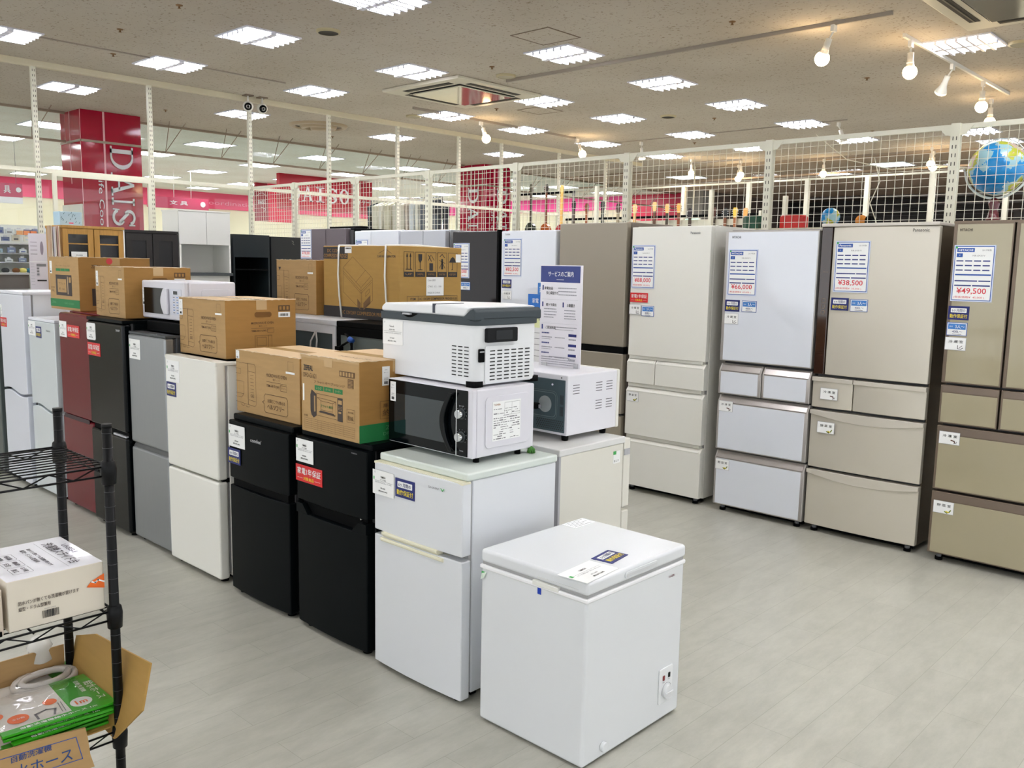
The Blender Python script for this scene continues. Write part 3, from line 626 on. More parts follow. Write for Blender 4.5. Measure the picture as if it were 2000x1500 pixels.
# ================================================================ REFRIGERATORS
def foot(par, x, y, h=.03, r=.02):
    return MB().cyl((x, y, 0), r, h * .5, BLACKM, 14).cyl((x, y, h * .5), r * .7, h * .5, MGREY, 14).build('foot', par)
class Fridge:
    """origin: floor, centre of the front; front faces -Y (rz=0)"""
    def __init__(s, label, x0, x1, y, depth, h, body, group=None, rz=0, door_t=.055, base=.035, name='refrigerator', inset=.004, top=None, back=None):
        s.w = x1 - x0; s.h = h; s.d = depth; s.dt = door_t; s.x0 = x0
        s.t = thing(name, label, 'refrigerator', ((x0 + x1) / 2, y, 0), rz, group); w = s.w / 2
        s.b = MB().box(-w + inset, w - inset, door_t + .012, depth, base, h - (.03 if top else 0), body).build('cabinet', s.t, bevel=.006)
        MB().box(-w + .012, w - .012, door_t - .002, door_t + .014, base + .02, h - .02, M('gasket_light', (160, 160, 160), .7) if body in (WHITE, WHITE2) else M('gasket_grey', (70, 70, 72), .7)).build('gasket', s.t)
        MB().box(-w + .03, w - .03, .09, .12, .006, base, BLACKM).build('kickplate', s.t)
        if top: MB().box(-w, w, door_t - .02, depth + .004, h - .03, h, top).build('top', s.t, bevel=.008)
        for x in (-w + .05, w - .05): foot(s.t, x, .05, base)
        for x in (-w + .05, w - .05): foot(s.t, x, depth - .06, base)
    def door(s, z0, z1, m, x0=None, x1=None, name='door', label=None, bevel=.008, t=None, y=0):
        w = s.w / 2; x0 = -w if x0 is None else x0; x1 = w if x1 is None else x1
        return MB().box(x0, x1, y, (t or s.dt), z0, z1, m).build(name, s.t, label, bevel=bevel)
    def curved_door(s, z0, z1, m, bow=.012, x0=None, x1=None, name='door', notch=None):
        w = s.w / 2; x0 = -w if x0 is None else x0; x1 = w if x1 is None else x1; n = 14; c = (x0 + x1) / 2; h = (x1 - x0) / 2
        pts = [(c + h * math.cos(math.pi * k / n) * 1.0, bow * (1 - math.sin(math.pi * k / n) ** .5)) for k in range(n + 1)] + [(x0, s.dt), (x1, s.dt)]
        pts = [(x1, bow + .008)] + [(c + h * (1 - 2 * k / n), bow * ((1 - 2 * k / n) ** 2)) for k in range(n + 1)] + [(x0, bow + .008), (x0, s.dt), (x1, s.dt)]
        return MB().prism(pts, z0, z1, m, True).build(name, s.t, bevel=.005, ang=50)
    def drawer(s, z0, z1, m, x0=None, x1=None, ledge=.04, lm=None, depth=.03, name='drawer', bevel=.004):
        """drawer whose front has a sloping grip ledge along its top"""
        w = s.w / 2; x0 = -w if x0 is None else x0; x1 = w if x1 is None else x1
        pts = [(0, z0), (0, z1 - ledge), (depth, z1 - .006), (depth, z1), (s.dt, z1), (s.dt, z0)]
        d = MB().profile(pts, x0, x1, m).build(name, s.t, bevel=bevel)
        if lm: MB().profile([(-.001, z1 - ledge - .004), (-.001, z1 - ledge + .002), (depth - .001, z1 - .003), (depth + .004, z1 - .003), (depth + .004, z1 - ledge)], x0 + .012, x1 - .012, lm).build('grip', d)
        return d
    def F(s, y=0): return FF(0, y - .0005, 0)
    def lx(s, X): return X - (s.x0 + s.w / 2)
def logo(par, F, t, u0, u1, v0, v1, m=None, bold=.015):
    return MB().at(F).text(t, u0, v0, u1, v1, m or M('logo_grey', (110, 112, 116), .4), .001, bold).build('logo', par)

# ---- the tall row along the mesh partition (front plane y = 5.15) --------------
YR = 5.155
# 1 greige french door fridge at the right edge
f = Fridge('greige glass french door refrigerator priced ¥49,500, cut by the right edge', -1.560, -.87, YR - .02, .61, 1.885, BEIGEF, 'tall refrigerators along the partition')
w = f.w / 2; sx = f.lx(-1.262)
def framed(f, z0, z1, x0, x1, name, glass, fr, side=.02, ledge=.0):
    d = f.door(z0, z1, fr, x0, x1, name, bevel=.004)
    MB().box(x0 + side, x1 - .006, -.003, .001, z0 + .008, z1 - .008 - ledge, glass).build('glass_panel', d, bevel=.001)
    if ledge: MB().profile([(-.0015, z1 - ledge - .003), (-.0015, z1 - ledge + .001), (-.0008, z1 - .008), (.004, z1 - .008), (.004, z1 - ledge - .003)], x0 + .012, x1 - .006, M('ledge_bronze', (122, 108, 96), .3, metal=.5)).build('grip', d)
    return d
framed(f, 1.010, 1.875, -w, sx - .004, 'door', BEIGEG, BEIGEF); framed(f, 1.010, 1.875, sx + .004, w, 'door', BEIGEG, BEIGEF)
framed(f, .785, .998, -w, sx - .004, 'drawer', BEIGEG, BEIGEF, .012, .035); framed(f, .785, .998, sx + .004, w, 'drawer', BEIGEG, BEIGEF, .012, .035)
framed(f, .412, .772, -w, w, 'drawer', BEIGEG, BEIGEF, .014, .042); framed(f, .045, .400, -w, w, 'drawer', BEIGEG, BEIGEF, .014, .042)
MB().box(-w - .002, w, 0, .3, 1.872, 1.886, BEIGEF).build('hinge_cover', f.t, bevel=.003)
F = f.F(-.0035)
price_card(f.t, F, f.lx(-1.548), 1.757, 'HITACHI', '¥49,500', '45,000'); navy_tag(f.t, F, f.lx(-1.552), 1.431); people_tag(f.t, F, f.lx(-1.553), 1.343); kanji_tag(f.t, F, f.lx(-1.556), 1.262, '冷 蔵 室', icon='x')
kanji_tag(f.t, F, f.lx(-1.545), .742, '冷 凍 室', icon='ice'); kanji_tag(f.t, F, f.lx(-1.545), .350, '野 菜 室')
logo(f.t, F, 'HITACHI', f.lx(-1.527), f.lx(-1.465), 1.830, 1.845, M('logo_dark', (70, 58, 46), .4))
# 2 champagne fridge with dark control strip
f = Fridge('champagne metal refrigerator with a dark control strip on its left, priced ¥38,500', -2.305, -1.640, YR, .60, 1.885, BRONZE, 'tall refrigerators along the partition'); w = f.w / 2
d = f.curved_door(.985, 1.865, CHAMP, .014, -w + .068, w)
cs = MB().box(-w, -w + .064, .006, .05, .985, 1.865, M('control_brown', (52, 34, 26), .1, coat=.7)).build('control_strip', f.t, bevel=.004)
b = MB().at(FF(-w, .0055, 0))
for z in (1.44, 1.405, 1.37): b.line([(.026, z), (.046, z), (.046, z - .022), (.026, z - .022)], .0015, M('icon_tan', (150, 128, 100), .5), .001, True)
b.line([(.024, 1.60), (.05, 1.60)], .002, M('icon_tan'), .001); b.build('touch_buttons', cs)
MB().box(-w - .002, w, -.002, .3, 1.866, 1.886, M('cap_pale', (196, 190, 180), .4, metal=.3)).build('top_cover', f.t, bevel=.004)
def arched(f, z0, z1, x0, x1, arch=.03, strip=.03):
    d = f.curved_door(z0, z1 - .004, CHAMP, .012, x0, x1, 'drawer')
    n = 16; c = (x0 + x1) / 2; h = (x1 - x0) / 2; b = MB().at(FF(0, -.003, 0))
    yb = [(x0 + (x1 - x0) * k / n, z1 - strip - arch * math.sin(math.pi * k / n)) for k in range(n + 1)]
    b.prism([(x0, z1 - .004)] + yb + [(x1, z1 - .004)], -.016, .0, M('grip_pale', (210, 204, 192), .3, metal=.3)); b.build('grip', d, bevel=.002)
    return d
sx = f.lx(-2.055)
arched(f, .782, .972, -w, sx - .003, .0, .03); arched(f, .782, .972, sx + .003, w, .0, .03)
arched(f, .410, .768, -w, w, .035, .028); arched(f, .045, .398, -w, w, .035, .028)
F = f.F(-.003)
price_card(f.t, f.F(), f.lx(-2.213), 1.783, 'Panasonic', '¥38,500', '35,000'); navy_tag(f.t, f.F(), f.lx(-2.219), 1.450); people_tag(f.t, f.F(), f.lx(-2.103), 1.445)
kanji_tag(f.t, F, f.lx(-2.247), .905, '冷 凍 室', icon='ice'); kanji_tag(f.t, F, f.lx(-2.253), .698, '野 菜 室')
logo(f.t, F, 'Panasonic', f.lx(-1.778), f.lx(-1.690), 1.832, 1.850, M('logo_mid', (92, 88, 84), .4))
# 3 white glass fridge
SILF = M('silver_frame', (178, 174, 170), .35, metal=.5)
f = Fridge('white glass refrigerator with silver edges priced ¥66,000, third from the right edge', -2.946, -2.318, YR, .60, 1.858, M('side_silver', (150, 146, 146), .4, metal=.4), 'tall refrigerators along the partition'); w = f.w / 2
framed(f, 1.010, 1.850, -w, w, 'door', WGLASS, SILF, .022)
sx = f.lx(-2.640)
def wdrawer(z0, z1, x0, x1):
    d = f.drawer(z0, z1, SILF, x0, x1, .045, M('grip_silver', (164, 158, 154), .25, metal=.5), .026)
    MB().box(x0 + .016, x1 - .022, -.003, .001, z0 + .008, z1 - .052, WGLASS).build('glass_panel', d, bevel=.001)
wdrawer(.792, .992, -w, sx - .003); wdrawer(.792, .992, sx + .003, w); wdrawer(.422, .782, -w, w); wdrawer(.045, .410, -w, w)
F = f.F(-.0035)
price_card(f.t, F, f.lx(-2.914), 1.734, 'HITACHI', '¥66,000', '60,000', h=.295); navy_tag(f.t, F, f.lx(-2.924), 1.410); people_tag(f.t, F, f.lx(-2.803), 1.408); kanji_tag(f.t, F, f.lx(-2.924), 1.323, '冷 蔵 室', w=.1, icon='x')
kanji_tag(f.t, F, f.lx(-2.932), .747, '冷 凍 室', w=.102, icon='ice'); kanji_tag(f.t, F, f.lx(-2.936), .355, '野 菜 室', w=.102); logo(f.t, F, 'HITACHI', f.lx(-2.896), f.lx(-2.835), 1.803, 1.818)
# 4 cream white fridge
f = Fridge('off-white five-drawer refrigerator with a red warranty tag, priced ¥88,000', -3.690, -3.058, YR, .60, 1.892, WHITE2, 'tall refrigerators along the partition'); w = f.w / 2
f.curved_door(.985, 1.885, WHITE2, .008); sx = f.lx(-3.452)
LW = M('ledge_cream', (212, 211, 202), .4)
for z0, z1, x0, x1 in ((.790, .968, -w, sx - .003), (.790, .968, sx + .003, w), (.415, .762, -w, w), (.045, .392, -w, w)):
    d = f.drawer(z0, z1, WHITE2, x0, x1, .03, LW, .022)
MB().box(-w + .01, w - .02, .01, .05, .965, .99, LW).build('ledge', f.t); MB().box(-w + .01, w - .02, .01, .05, .765, .79, LW).build('ledge', f.t); MB().box(-w + .01, w - .02, .01, .05, .392, .415, LW).build('ledge', f.t)
F = f.F()
price_card(f.t, F, f.lx(-3.678), 1.762, 'Panasonic', '¥88,000', '80,000', w=.195); red_tag(f.t, F, f.lx(-3.682), 1.430); kanji_tag(f.t, F, f.lx(-3.686), 1.347, '冷 蔵 室', w=.098, icon='x'); people_tag(f.t, F, f.lx(-3.580), 1.341)
kanji_tag(f.t, F, f.lx(-3.680), .725, '野 菜 室', w=.1); logo(f.t, F, 'Panasonic', f.lx(-3.21), f.lx(-3.134), 1.835, 1.850)
# 5 taupe fridge
f = Fridge('large plain taupe refrigerator behind the white service notice', -4.352, -3.732, YR, .60, 1.926, M('taupe_side', (130, 120, 110), .45), 'tall refrigerators along the partition'); w = f.w / 2
f.door(1.035, 1.922, TAUPE); MB().box(-w, w, .008, .06, .985, 1.035, BLACKM).build('handle_recess', f.t); f.door(.545, .985, TAUPE, name='drawer'); f.door(.045, .530, TAUPE, name='drawer')
MB().at(f.F()).rect(f.lx(-4.215), 1.49, f.lx(-4.15), 1.52, M('sticker_lime', (200, 206, 60), .5)).build('energy_sticker', f.t, 'small lime sticker')
# 6 white fridge 82,500
f = Fridge('white glossy refrigerator priced ¥82,500, left of the taupe one', -4.962, -4.388, YR, .60, 1.882, WHITE, 'tall refrigerators along the partition'); w = f.w / 2
f.door(.985, 1.875, WGLASS); f.drawer(.60, .97, WHITE, ledge=.04); f.drawer(.045, .585, WHITE, ledge=.04)
F = f.F(); price_card(f.t, F, f.lx(-4.935), 1.817, 'TOSHIBA', '¥82,500', '75,000', w=.198); navy_tag(f.t, F, f.lx(-4.948), 1.494, .105, .07); kanji_tag(f.t, F, f.lx(-4.940), 1.404, '冷 蔵 室', w=.1, icon='x')
MB().at(F).rect(f.lx(-4.56), 1.475, f.lx(-4.40), 1.30, BLUEL).text('家電', f.lx(-4.54), 1.40, f.lx(-4.42), 1.45, PAPER, .002, .02).build('notice', f.t, 'blue notice'); logo(f.t, F, 'TOSHIBA', f.lx(-4.922), f.lx(-4.865), 1.842, 1.855)
# 7 brown glass
f = Fridge('dark brown mirror-glass refrigerator beside the white ¥82,500 one', -5.535, -4.990, YR, .60, 1.885, BLACK, 'tall refrigerators along the partition')
w = f.w / 2; f.door(.985, 1.878, BROWNG); f.drawer(.60, .97, BROWNG, ledge=.04); f.drawer(.045, .585, BROWNG, ledge=.04)
F = f.F(); price_card(f.t, F, f.lx(-5.522), 1.782, 'SHARP', '¥66,000', '60,000', w=.195, h=.29); people_tag(f.t, F, f.lx(-5.43), 1.461, .115, .068)
MB().box(w - .02, w + .002, -.002, .04, .985, 1.888, BLACKM).build('hinge_edge', f.t)
# 8 pale grey two door
f = Fridge('pale grey steel double-door refrigerator, left of the dark brown one', -6.245, -5.640, YR + .01, .59, 1.900, LSTEEL, 'tall refrigerators along the partition'); w = f.w / 2; sx = f.lx(-5.93)
f.door(.985, 1.893, LSTEEL, -w, sx - .003); f.door(.985, 1.893, LSTEEL, sx + .003, w); f.door(.045, .97, LSTEEL, name='drawer')
# 9 white two door
f = Fridge('white plastic-wrapped double-door refrigerator with a blue price card, beside the mauve one', -6.900, -6.256, YR, .60, 1.908, WHITE, 'tall refrigerators along the partition'); w = f.w / 2; sx = f.lx(-6.655)
f.door(.985, 1.900, WGLASS, -w, sx - .003); f.door(.985, 1.900, WGLASS, sx + .003, w); f.door(.045, .97, WHITE, name='drawer')
price_card(f.t, f.F(), f.lx(-6.885), 1.821, 'Panasonic', '¥99,000', '90,000', w=.19)
# 10 mauve french door
f = Fridge('wide mauve-grey french door refrigerator priced ¥198,000, far left of the tall row', -7.815, -6.985, YR, .60, 1.935, BLACK, 'tall refrigerators along the partition'); w = f.w / 2; sx = f.lx(-7.375)
f.door(.985, 1.930, PURPLE, -w, sx - .005, t=.07); f.door(.985, 1.930, PURPLE, sx + .005, w - .06, t=.07); f.door(.045, .97, PURPLE, -w, w - .06, name='drawer')
price_card(f.t, f.F(), f.lx(-7.805), 1.925, 'MITSUBISHI', '¥198,000', '180,000', w=.19, h=.29)
b = MB().box(-.26, .26, -.045, .045, 0, .022, BLACKM); tag(b.build('sound_bar', loc=(-7.26, 5.35, 1.936), bevel=.008), 'flat black bar lying on top of the mauve-grey refrigerator', 'device')

# ---- the low centre row, fronts on y = 2.09, from the near end -----------------
YC = 2.09
# white two door (near end)
f = Fridge('small white two-door refrigerator at the near end of the row, under the black-fronted microwave', -2.690, -2.190, YC, .525, .866, WHITE, 'low refrigerators of the centre row', top=M('top_greenish', (206, 214, 208), .3), base=.03, inset=.006); w = f.w / 2
d1 = f.curved_door(.563, .834, WHITE, .010); d2 = f.curved_door(.018, .545, WHITE, .010)
CR = M('cream_trim', (224, 220, 196), .4)
MB().profile([(.004, .545), (-.006, .556), (-.006, .566), (.03, .566), (.03, .545)], -w + .06, w - .12, CR).build('handle', d1, bevel=.003)
MB().profile([(.002, .525), (-.004, .53), (-.004, .540), (.04, .546), (.04, .525)], -w + .05, w - .09, CR).build('handle', d2, bevel=.003)
MB().box(-w, w, .009, .05, .828, .836, CR).build('trim', d1)
F = f.F(); name_card(f.t, F, f.lx(-2.686), .806, .128, .096); navy_tag(f.t, F, f.lx(-2.548), .796, .112, .072)
b = MB().at(F); b.text('SHARP', f.lx(-2.36), .792, f.lx(-2.30), .800, GINK, .001); b.line([(f.lx(-2.292), .80), (f.lx(-2.284), .792), (f.lx(-2.276), .80)], .004, GREENL, .001); b.build('logo', f.t)
# black two door with red tag
f = Fridge('black two-door refrigerator with a red warranty tag, under the illustrated oven carton', -3.238, -2.745, YC + .005, .53, .884, BLACK, 'low refrigerators of the centre row', top=BLACK, base=.03); w = f.w / 2
d1 = f.curved_door(.578, .856, BLACK, .010)
d2 = f.curved_door(.022, .520, BLACK, .010); b = MB().at(FF(0, .004, 0)); b.prism([(-w, .52), (-w, .562), (-w + .045, .562), (-w + .085, .52)], -.045, 0, BLACK); b.prism([(w, .52), (w, .562), (w - .05, .562), (w - .095, .52)], -.045, 0, BLACK); b.build('handle', d2)
MB().box(-w + .02, w - .02, .03, .06, .515, .58, BLACKM).build('handle_recess', f.t); MB().cyl((w - .06, .03, .565), .008, .012, CHROME, 12).build('hinge', f.t)
F = f.F(); name_card(f.t, F, f.lx(-3.226), .849, .128, .1); red_tag(f.t, F, f.lx(-3.229), .736, .195, .073); logo(f.t, F, 'YAMADA', f.lx(-2.833), f.lx(-2.793), .842, .848, GINK)
# black two door comfee
f = Fridge('black two-door refrigerator with a navy tag, under the plain microwave carton', -3.808, -3.298, YC, .53, .878, BLACK, 'low refrigerators of the centre row', top=BLACK, base=.03); w = f.w / 2
f.curved_door(.572, .850, BLACK, .012); f.curved_door(.022, .535, BLACK, .012); MB().box(-w + .02, w - .02, .02, .06, .53, .575, BLACKM).build('handle_recess', f.t); MB().cyl((w - .05, .028, .553), .006, .012, M('hinge_green', (150, 170, 90), .4), 12).build('hinge', f.t)
F = f.F(); name_card(f.t, F, f.lx(-3.788), .834, .145, .105); navy_tag(f.t, F, f.lx(-3.798), .720, .112, .074); logo(f.t, F, "comfee'", f.lx(-3.594), f.lx(-3.50), .775, .793, M('logo_silver', (180, 182, 184), .3))
# white two door, taller
f = Fridge('slim white two-door refrigerator with a navy tag, between the silver and black ones', -4.440, -3.912, YC + .005, .53, 1.112, WHITE2, 'low refrigerators of the centre row', base=.03); w = f.w / 2
f.door(.528, 1.108, WHITE2, bevel=.012); f.door(.022, .518, WHITE2, bevel=.012); MB().box(w - .03, w - .01, .03, .07, .512, .534, BLACKM).build('hinge', f.t)
MB().box(-w, w, .0, .53, 1.092, 1.112, WHITE2).build('top', f.t, bevel=.005)
F = f.F(); name_card(f.t, F, f.lx(-4.418), 1.085, .138, .11); navy_tag(f.t, F, f.lx(-4.424), .971, .103, .074)
# silver
f = Fridge('brushed silver two-door refrigerator under the white microwave', -4.935, -4.490, YC + .03, .52, 1.200, M('dark_side', (58, 60, 64), .4), 'low refrigerators of the centre row', base=.03); w = f.w / 2
f.door(.572, 1.185, SILVER, bevel=.012); f.door(.022, .545, SILVER, bevel=.012); MB().profile([(.012, .545), (.03, .572), (.05, .572), (.05, .545)], -w, w, M('recess_steel', (112, 114, 116), .4, metal=.6)).build('grip', f.t); MB().box(-w, w, .005, .52, 1.185, 1.2, M('top_charcoal', (62, 66, 68), .5)).box(-w + .005, w, .11, .52, 1.2, 1.254, BLACKM).build('top', f.t, bevel=.004)
name_card(f.t, f.F(), f.lx(-4.915), 1.159, .135, .11)
# glossy black
f = Fridge('tall glossy black two-door refrigerator between the wine red and silver ones', -5.455, -4.955, YC + .01, .53, 1.255, BLACK, 'low refrigerators of the centre row', base=.03); w = f.w / 2
f.door(.612, 1.235, BLACKG, bevel=.016); f.door(.022, .585, BLACKG, bevel=.016); MB().box(-w + .01, w - .01, .02, .06, .58, .615, BLACKM).build('handle_recess', f.t); MB().box(w - .19, w - .02, .006, .03, .582, .592, LGREY).build('hinge', f.t)
MB().box(-w, w, 0, .53, 1.236, 1.255, BLACK).build('top', f.t, bevel=.004)
F = f.F(); name_card(f.t, F, f.lx(-5.452), 1.219, .128, .10, cut=True); red_tag(f.t, F, f.lx(-5.447), 1.103, .182, .076); logo(f.t, F, 'SHARP', f.lx(-5.04), f.lx(-4.985), 1.19, 1.203, M('logo_silver'))
# wine red
f = Fridge('wine red two-door refrigerator with a red tag in the centre row', -5.950, -5.470, YC + .03, .53, 1.262, RED, 'low refrigerators of the centre row', base=.03); w = f.w / 2
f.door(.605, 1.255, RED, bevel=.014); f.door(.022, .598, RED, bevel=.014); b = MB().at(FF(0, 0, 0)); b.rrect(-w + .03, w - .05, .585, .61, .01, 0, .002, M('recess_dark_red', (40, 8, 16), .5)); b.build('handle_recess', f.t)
F = f.F(); name_card(f.t, F, f.lx(-5.938), 1.202, .118, .10); red_tag(f.t, F, f.lx(-5.808), 1.184, .19, .076)
# white glass, left of red
f = Fridge('white glossy two-door refrigerator directly left of the wine red one', -6.500, -6.030, YC + .03, .52, 1.195, WHITE2, 'low refrigerators of the centre row', base=.03); w = f.w / 2
def wavy(f, zs, m):
    w = f.w / 2; n = 16
    wave = [(-w + 2 * w * k / n, zs + .014 * math.sin(2 * math.pi * k / n) * (1 if k < n else 0)) for k in range(n + 1)]
    for pts, nm in (([(w, f.h - .02), (-w, f.h - .02)] + wave, 'door'), ([(w, .022), (-w, .022)] + [(x, z - .016) for x, z in wave], 'door')):
        MB().at(FF(0, 0, 0)).prism(pts, -.055, 0, m).build(nm, f.t, bevel=.006, ang=60)
wavy(f, .60, M('white_gloss_door', (206, 214, 218), .12, coat=.4)); MB().box(-w, w, 0, .52, 1.176, 1.196, M('top_white', (222, 224, 232), .35)).build('top', f.t, bevel=.005)
F = f.F(); name_card(f.t, F, f.lx(-6.498), 1.170, .130, .095); navy_tag(f.t, F, f.lx(-6.357), 1.141, .095, .075); logo(f.t, F, 'Hisense', f.lx(-6.17), f.lx(-6.10), 1.115, 1.128)
f = Fridge('tallest white two-door refrigerator at the far left of the centre row', -7.000, -6.525, YC + .01, .54, 1.360, WHITE, 'low refrigerators of the centre row', base=.03); w = f.w / 2
wavy(f, .66, M('white_door_cool', (212, 216, 226), .25)); MB().box(-w, w, 0, .54, 1.341, 1.361, M('top_white')).build('top', f.t, bevel=.005)
F = f.F(); name_card(f.t, F, f.lx(-6.985), 1.26, .04, .09); red_tag(f.t, F, f.lx(-6.995), 1.170, .13, .066)
f = Fridge('black refrigerator edge just entering at the far left border', -7.560, -7.060, YC, .53, 1.2, BLACK, 'low refrigerators of the centre row', base=.03); f.door(.022, 1.19, M('grey_green_door', (74, 82, 80), .35))

# ---- second row, standing back to back with the first ---------------------------
def back_fridge(label, x0, x1, y0, d, h, frame_m, panel_m, side_m, top_m):
    t = thing('refrigerator', label, 'refrigerator', ((x0 + x1) / 2, y0, 0), 0, 'refrigerators standing back to back with the centre row'); w = (x1 - x0) / 2
    MB().box(-w, w, .01, d - .055, .03, h - .03, side_m).build('cabinet', t, bevel=.005)
    MB().box(-w - .003, w + .003, 0, d - .045, h - .03, h, top_m).build('top', t, bevel=.005)
    b = MB()
    for a, e in ((-w, -w + .03), (w - .03, w)): b.box(a, e, .0, .012, .03, h - .03, frame_m)
    b.box(-w + .03, w - .03, 0, .012, h - .075, h - .03, frame_m); b.build('rear_frame', t)
    MB().box(-w + .03, w - .03, .006, .012, .04, h - .075, panel_m).build('rear_panel', t)
    for z0, z1 in ((h * .62, h - .012), (.03, h * .60)): MB().box(-w, w, d - .05, d, z0, z1, side_m).build('door', t, bevel=.006)
    for x in (-w + .05, w - .05):
        for y in (.05, d - .1): foot(t, x, y, .03)
    return t
t = back_fridge('low off-white refrigerator seen from behind, under the white microwave facing away', -2.745, -2.262, 2.712, .50, .858, M('cap_grey', (170, 170, 174), .5), M('rear_white', (206, 206, 202), .5), M('warm_side', (216, 214, 204), .4), M('top_ivory', (214, 214, 212), .4))
MB().at(FR(.2415 + .0006, 0, 0)).rect(.37, .745, .42, .80, PAPER, .001).box(.37, .39, .785, .80, 0, .0015, GREENL).text('省エネ', .374, .75, .41, .762, INK, .0015).build('sticker', t)
MB().at(FR(.2415, .452, .80)).box(0, .04, -.028, .0, -.002, .003, M('cap_grey')).build('hinge', t)
t = back_fridge('white-framed refrigerator with a dark back panel and loose grey cord', -4.780, -4.005, 2.86, .6, 1.285, M('frame_white', (196, 198, 202), .45), BACKP, LGREY, M('frame_white'))
MB().tube([(.21, -.006, 1.22), (.18, -.02, 1.16), (.17, -.02, 1.08), (.18, -.02, .98), (.23, -.02, 1.1), (.24, -.02, 1.17), (.21, -.006, 1.21)], .005, M('cord_white', (190, 188, 186), .5), 6).build('power_cord', t)
t = back_fridge('black-framed refrigerator with a grey back panel and a tied black cord, under the strapped carton', -3.995, -3.400, 2.86, .6, 1.285, BLACKM, M('rear_greygreen', (96, 106, 104), .5, metal=.2), BLACK, BLACKM)
MB().tube([(-.2, -.012, 1.22), (-.15, -.03, 1.21), (-.12, -.03, 1.18), (-.13, -.035, 1.0), (-.1, -.035, .95), (-.11, -.03, 1.1), (-.13, -.03, 1.19), (-.2, -.03, 1.16), (-.24, -.03, 1.14)], .007, BLACKM, 7).box(-.26, -.22, -.04, -.012, 1.13, 1.15, BLACKM).build('power_cord', t)
MB().tube([(-.125, -.045, 1.20), (-.125, -.02, 1.185)], .016, BLUE, 8).tube([(-.13, -.045, 1.0), (-.13, -.02, 1.0)], .014, BLUE, 8).build('cord_tie', t, 'blue cord tie')

# ================================================================ CHEST FREEZER
t = thing('chest_freezer', 'white chest freezer standing alone in front, with a control dial low on its side', 'freezer', (-1.845, 2.365, 0), 0)
w, d = .2345, .28; FW = M('freezer_white', (216, 219, 222), .25, coat=.2)
MB().box(-w, w, -d, d, .008, .575, FW).build('body', t, bevel=.012)
MB().box(-w - .003, w + .003, -d - .003, d + .003, .560, .575, M('rim_white', (236, 236, 238), .35)).build('rim', t, bevel=.005)
MB().box(-w + .006, w - .004, -d + .006, d - .006, .574, .586, M('gasket_light', (186, 190, 196), .6)).build('gasket', t)
lid = MB().box(-w - .001, w + .003, -d - .001, d + .003, .584, .630, FW).build('lid', t, bevel=.012)
MB().at(FR(w + .003, 0, 0)).rrect(-.09, .10, .596, .618, .010, 0, .004, FW).build('handle', lid, bevel=.002)
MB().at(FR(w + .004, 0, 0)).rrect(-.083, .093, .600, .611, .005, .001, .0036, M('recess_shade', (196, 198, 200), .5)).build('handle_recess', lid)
MB().at(FF(0, -d - .001, 0)).rrect(.03, .2, .594, .600, .003, 0, .003, M('groove', (205, 207, 208), .5)).build('groove', lid)
MB().box(.01, .12, -d - .006, -d + .01, .568, .584, M('hinge_ivory', (224, 224, 218), .4)).build('hinge', t, bevel=.002)
b = MB().at(frame((-1.60 + 1.845, 2.1 - 2.365, .6305), (-.08, 1, 0), (-1, -.08, 0)))      # card on the lid, read from the handle side
b.rect(-.02, .01, .165, .125, PAPER, .001); b.text('YAMADA', .05, .085, .09, .095, INK, .002, .02); b.line([(.0, .075), (.15, .075)], .0008, INK, .0015); b.text('1ドア冷凍庫 幅47 奥行56 高さ63cm', .01, .062, .14, .07, GINK, .0015); b.text('¥12,000', .055, .040, .09, .048, INK, .0015, .01); b.text('(税込¥13,200)', .045, .024, .105, .034, INK, .0015, .02); b.box(-.014, -.002, .07, .085, 0, .0016, GREENL)
b.build('product_card', t, 'white product card lying on the lid')
navy_tag(t, frame((-1.66 + 1.845, 2.285 - 2.365, .6305), (-.15, 1, 0), (-1, -.15, 0)), .0, .085, .115, .08)
b = MB().at(frame((-2.075 + 1.845, 2.50 - 2.365, .6305), (0, 1, 0), (-1, 0, 0))); b.at(b.F)
b = MB().at(FT(0, 0, .6304)); b.box(-.222, -.155, .14, .262, 0, .0008, M('decal_white', (240, 242, 246), .4))
for k in range(5): b.box(-.215 + k * .012, -.213 + k * .012, .15, .25 - (k % 2) * .03, .0008, .0012, GINK)
b.build('instruction_sticker', t)
cp = MB().at(FR(w, 0, 0)).rrect(.142, .226, .072, .202, .006, 0, .005, M('panel_white', (224, 226, 228), .4)).build('control_panel', t, bevel=.002)
b = MB().at(FR(w + .005, 0, 0)); b.cyl((.188, .112, 0), .026, .012, M('dial_white', (216, 218, 220), .3), 28); b.box(.165, .211, .109, .115, .012, .017, M('dial_white')); b.build('dial', cp, bevel=.002)
b = MB().at(FR(w + .0052, 0, 0)); b.line([(.188 + .031 * math.cos(R(a)), .112 + .031 * math.sin(R(a))) for a in range(-60, 200, 15)], .0015, GINK, .0006); b.box(.162, .172, .158, .175, 0, .003, M('lamp_red', (120, 24, 30), .3)); b.box(.196, .206, .161, .178, 0, .003, BLACKG); b.text('運転', .16, .148, .174, .154, GINK, .001); b.text('強', .197, .151, .205, .157, GINK, .001); b.build('indicator', cp)
MB().at(FR(w, 0, 0)).cyl((-.175, .048, 0), .017, .014, FW, 20).build('drain_plug', t, bevel=.003)
logo(t, FR(w + .0006, 0, 0), 'HAIER', .178, .215, .530, .538, M('logo_dark2', (110, 60, 66), .4))
b = MB().at(FF(0, -d - .0006, 0)); b.box(.03, .045, .540, .578, 0, .001, M('blue_tape', (14, 58, 172), .5)); b.build('tape', t, 'strip of blue tape')
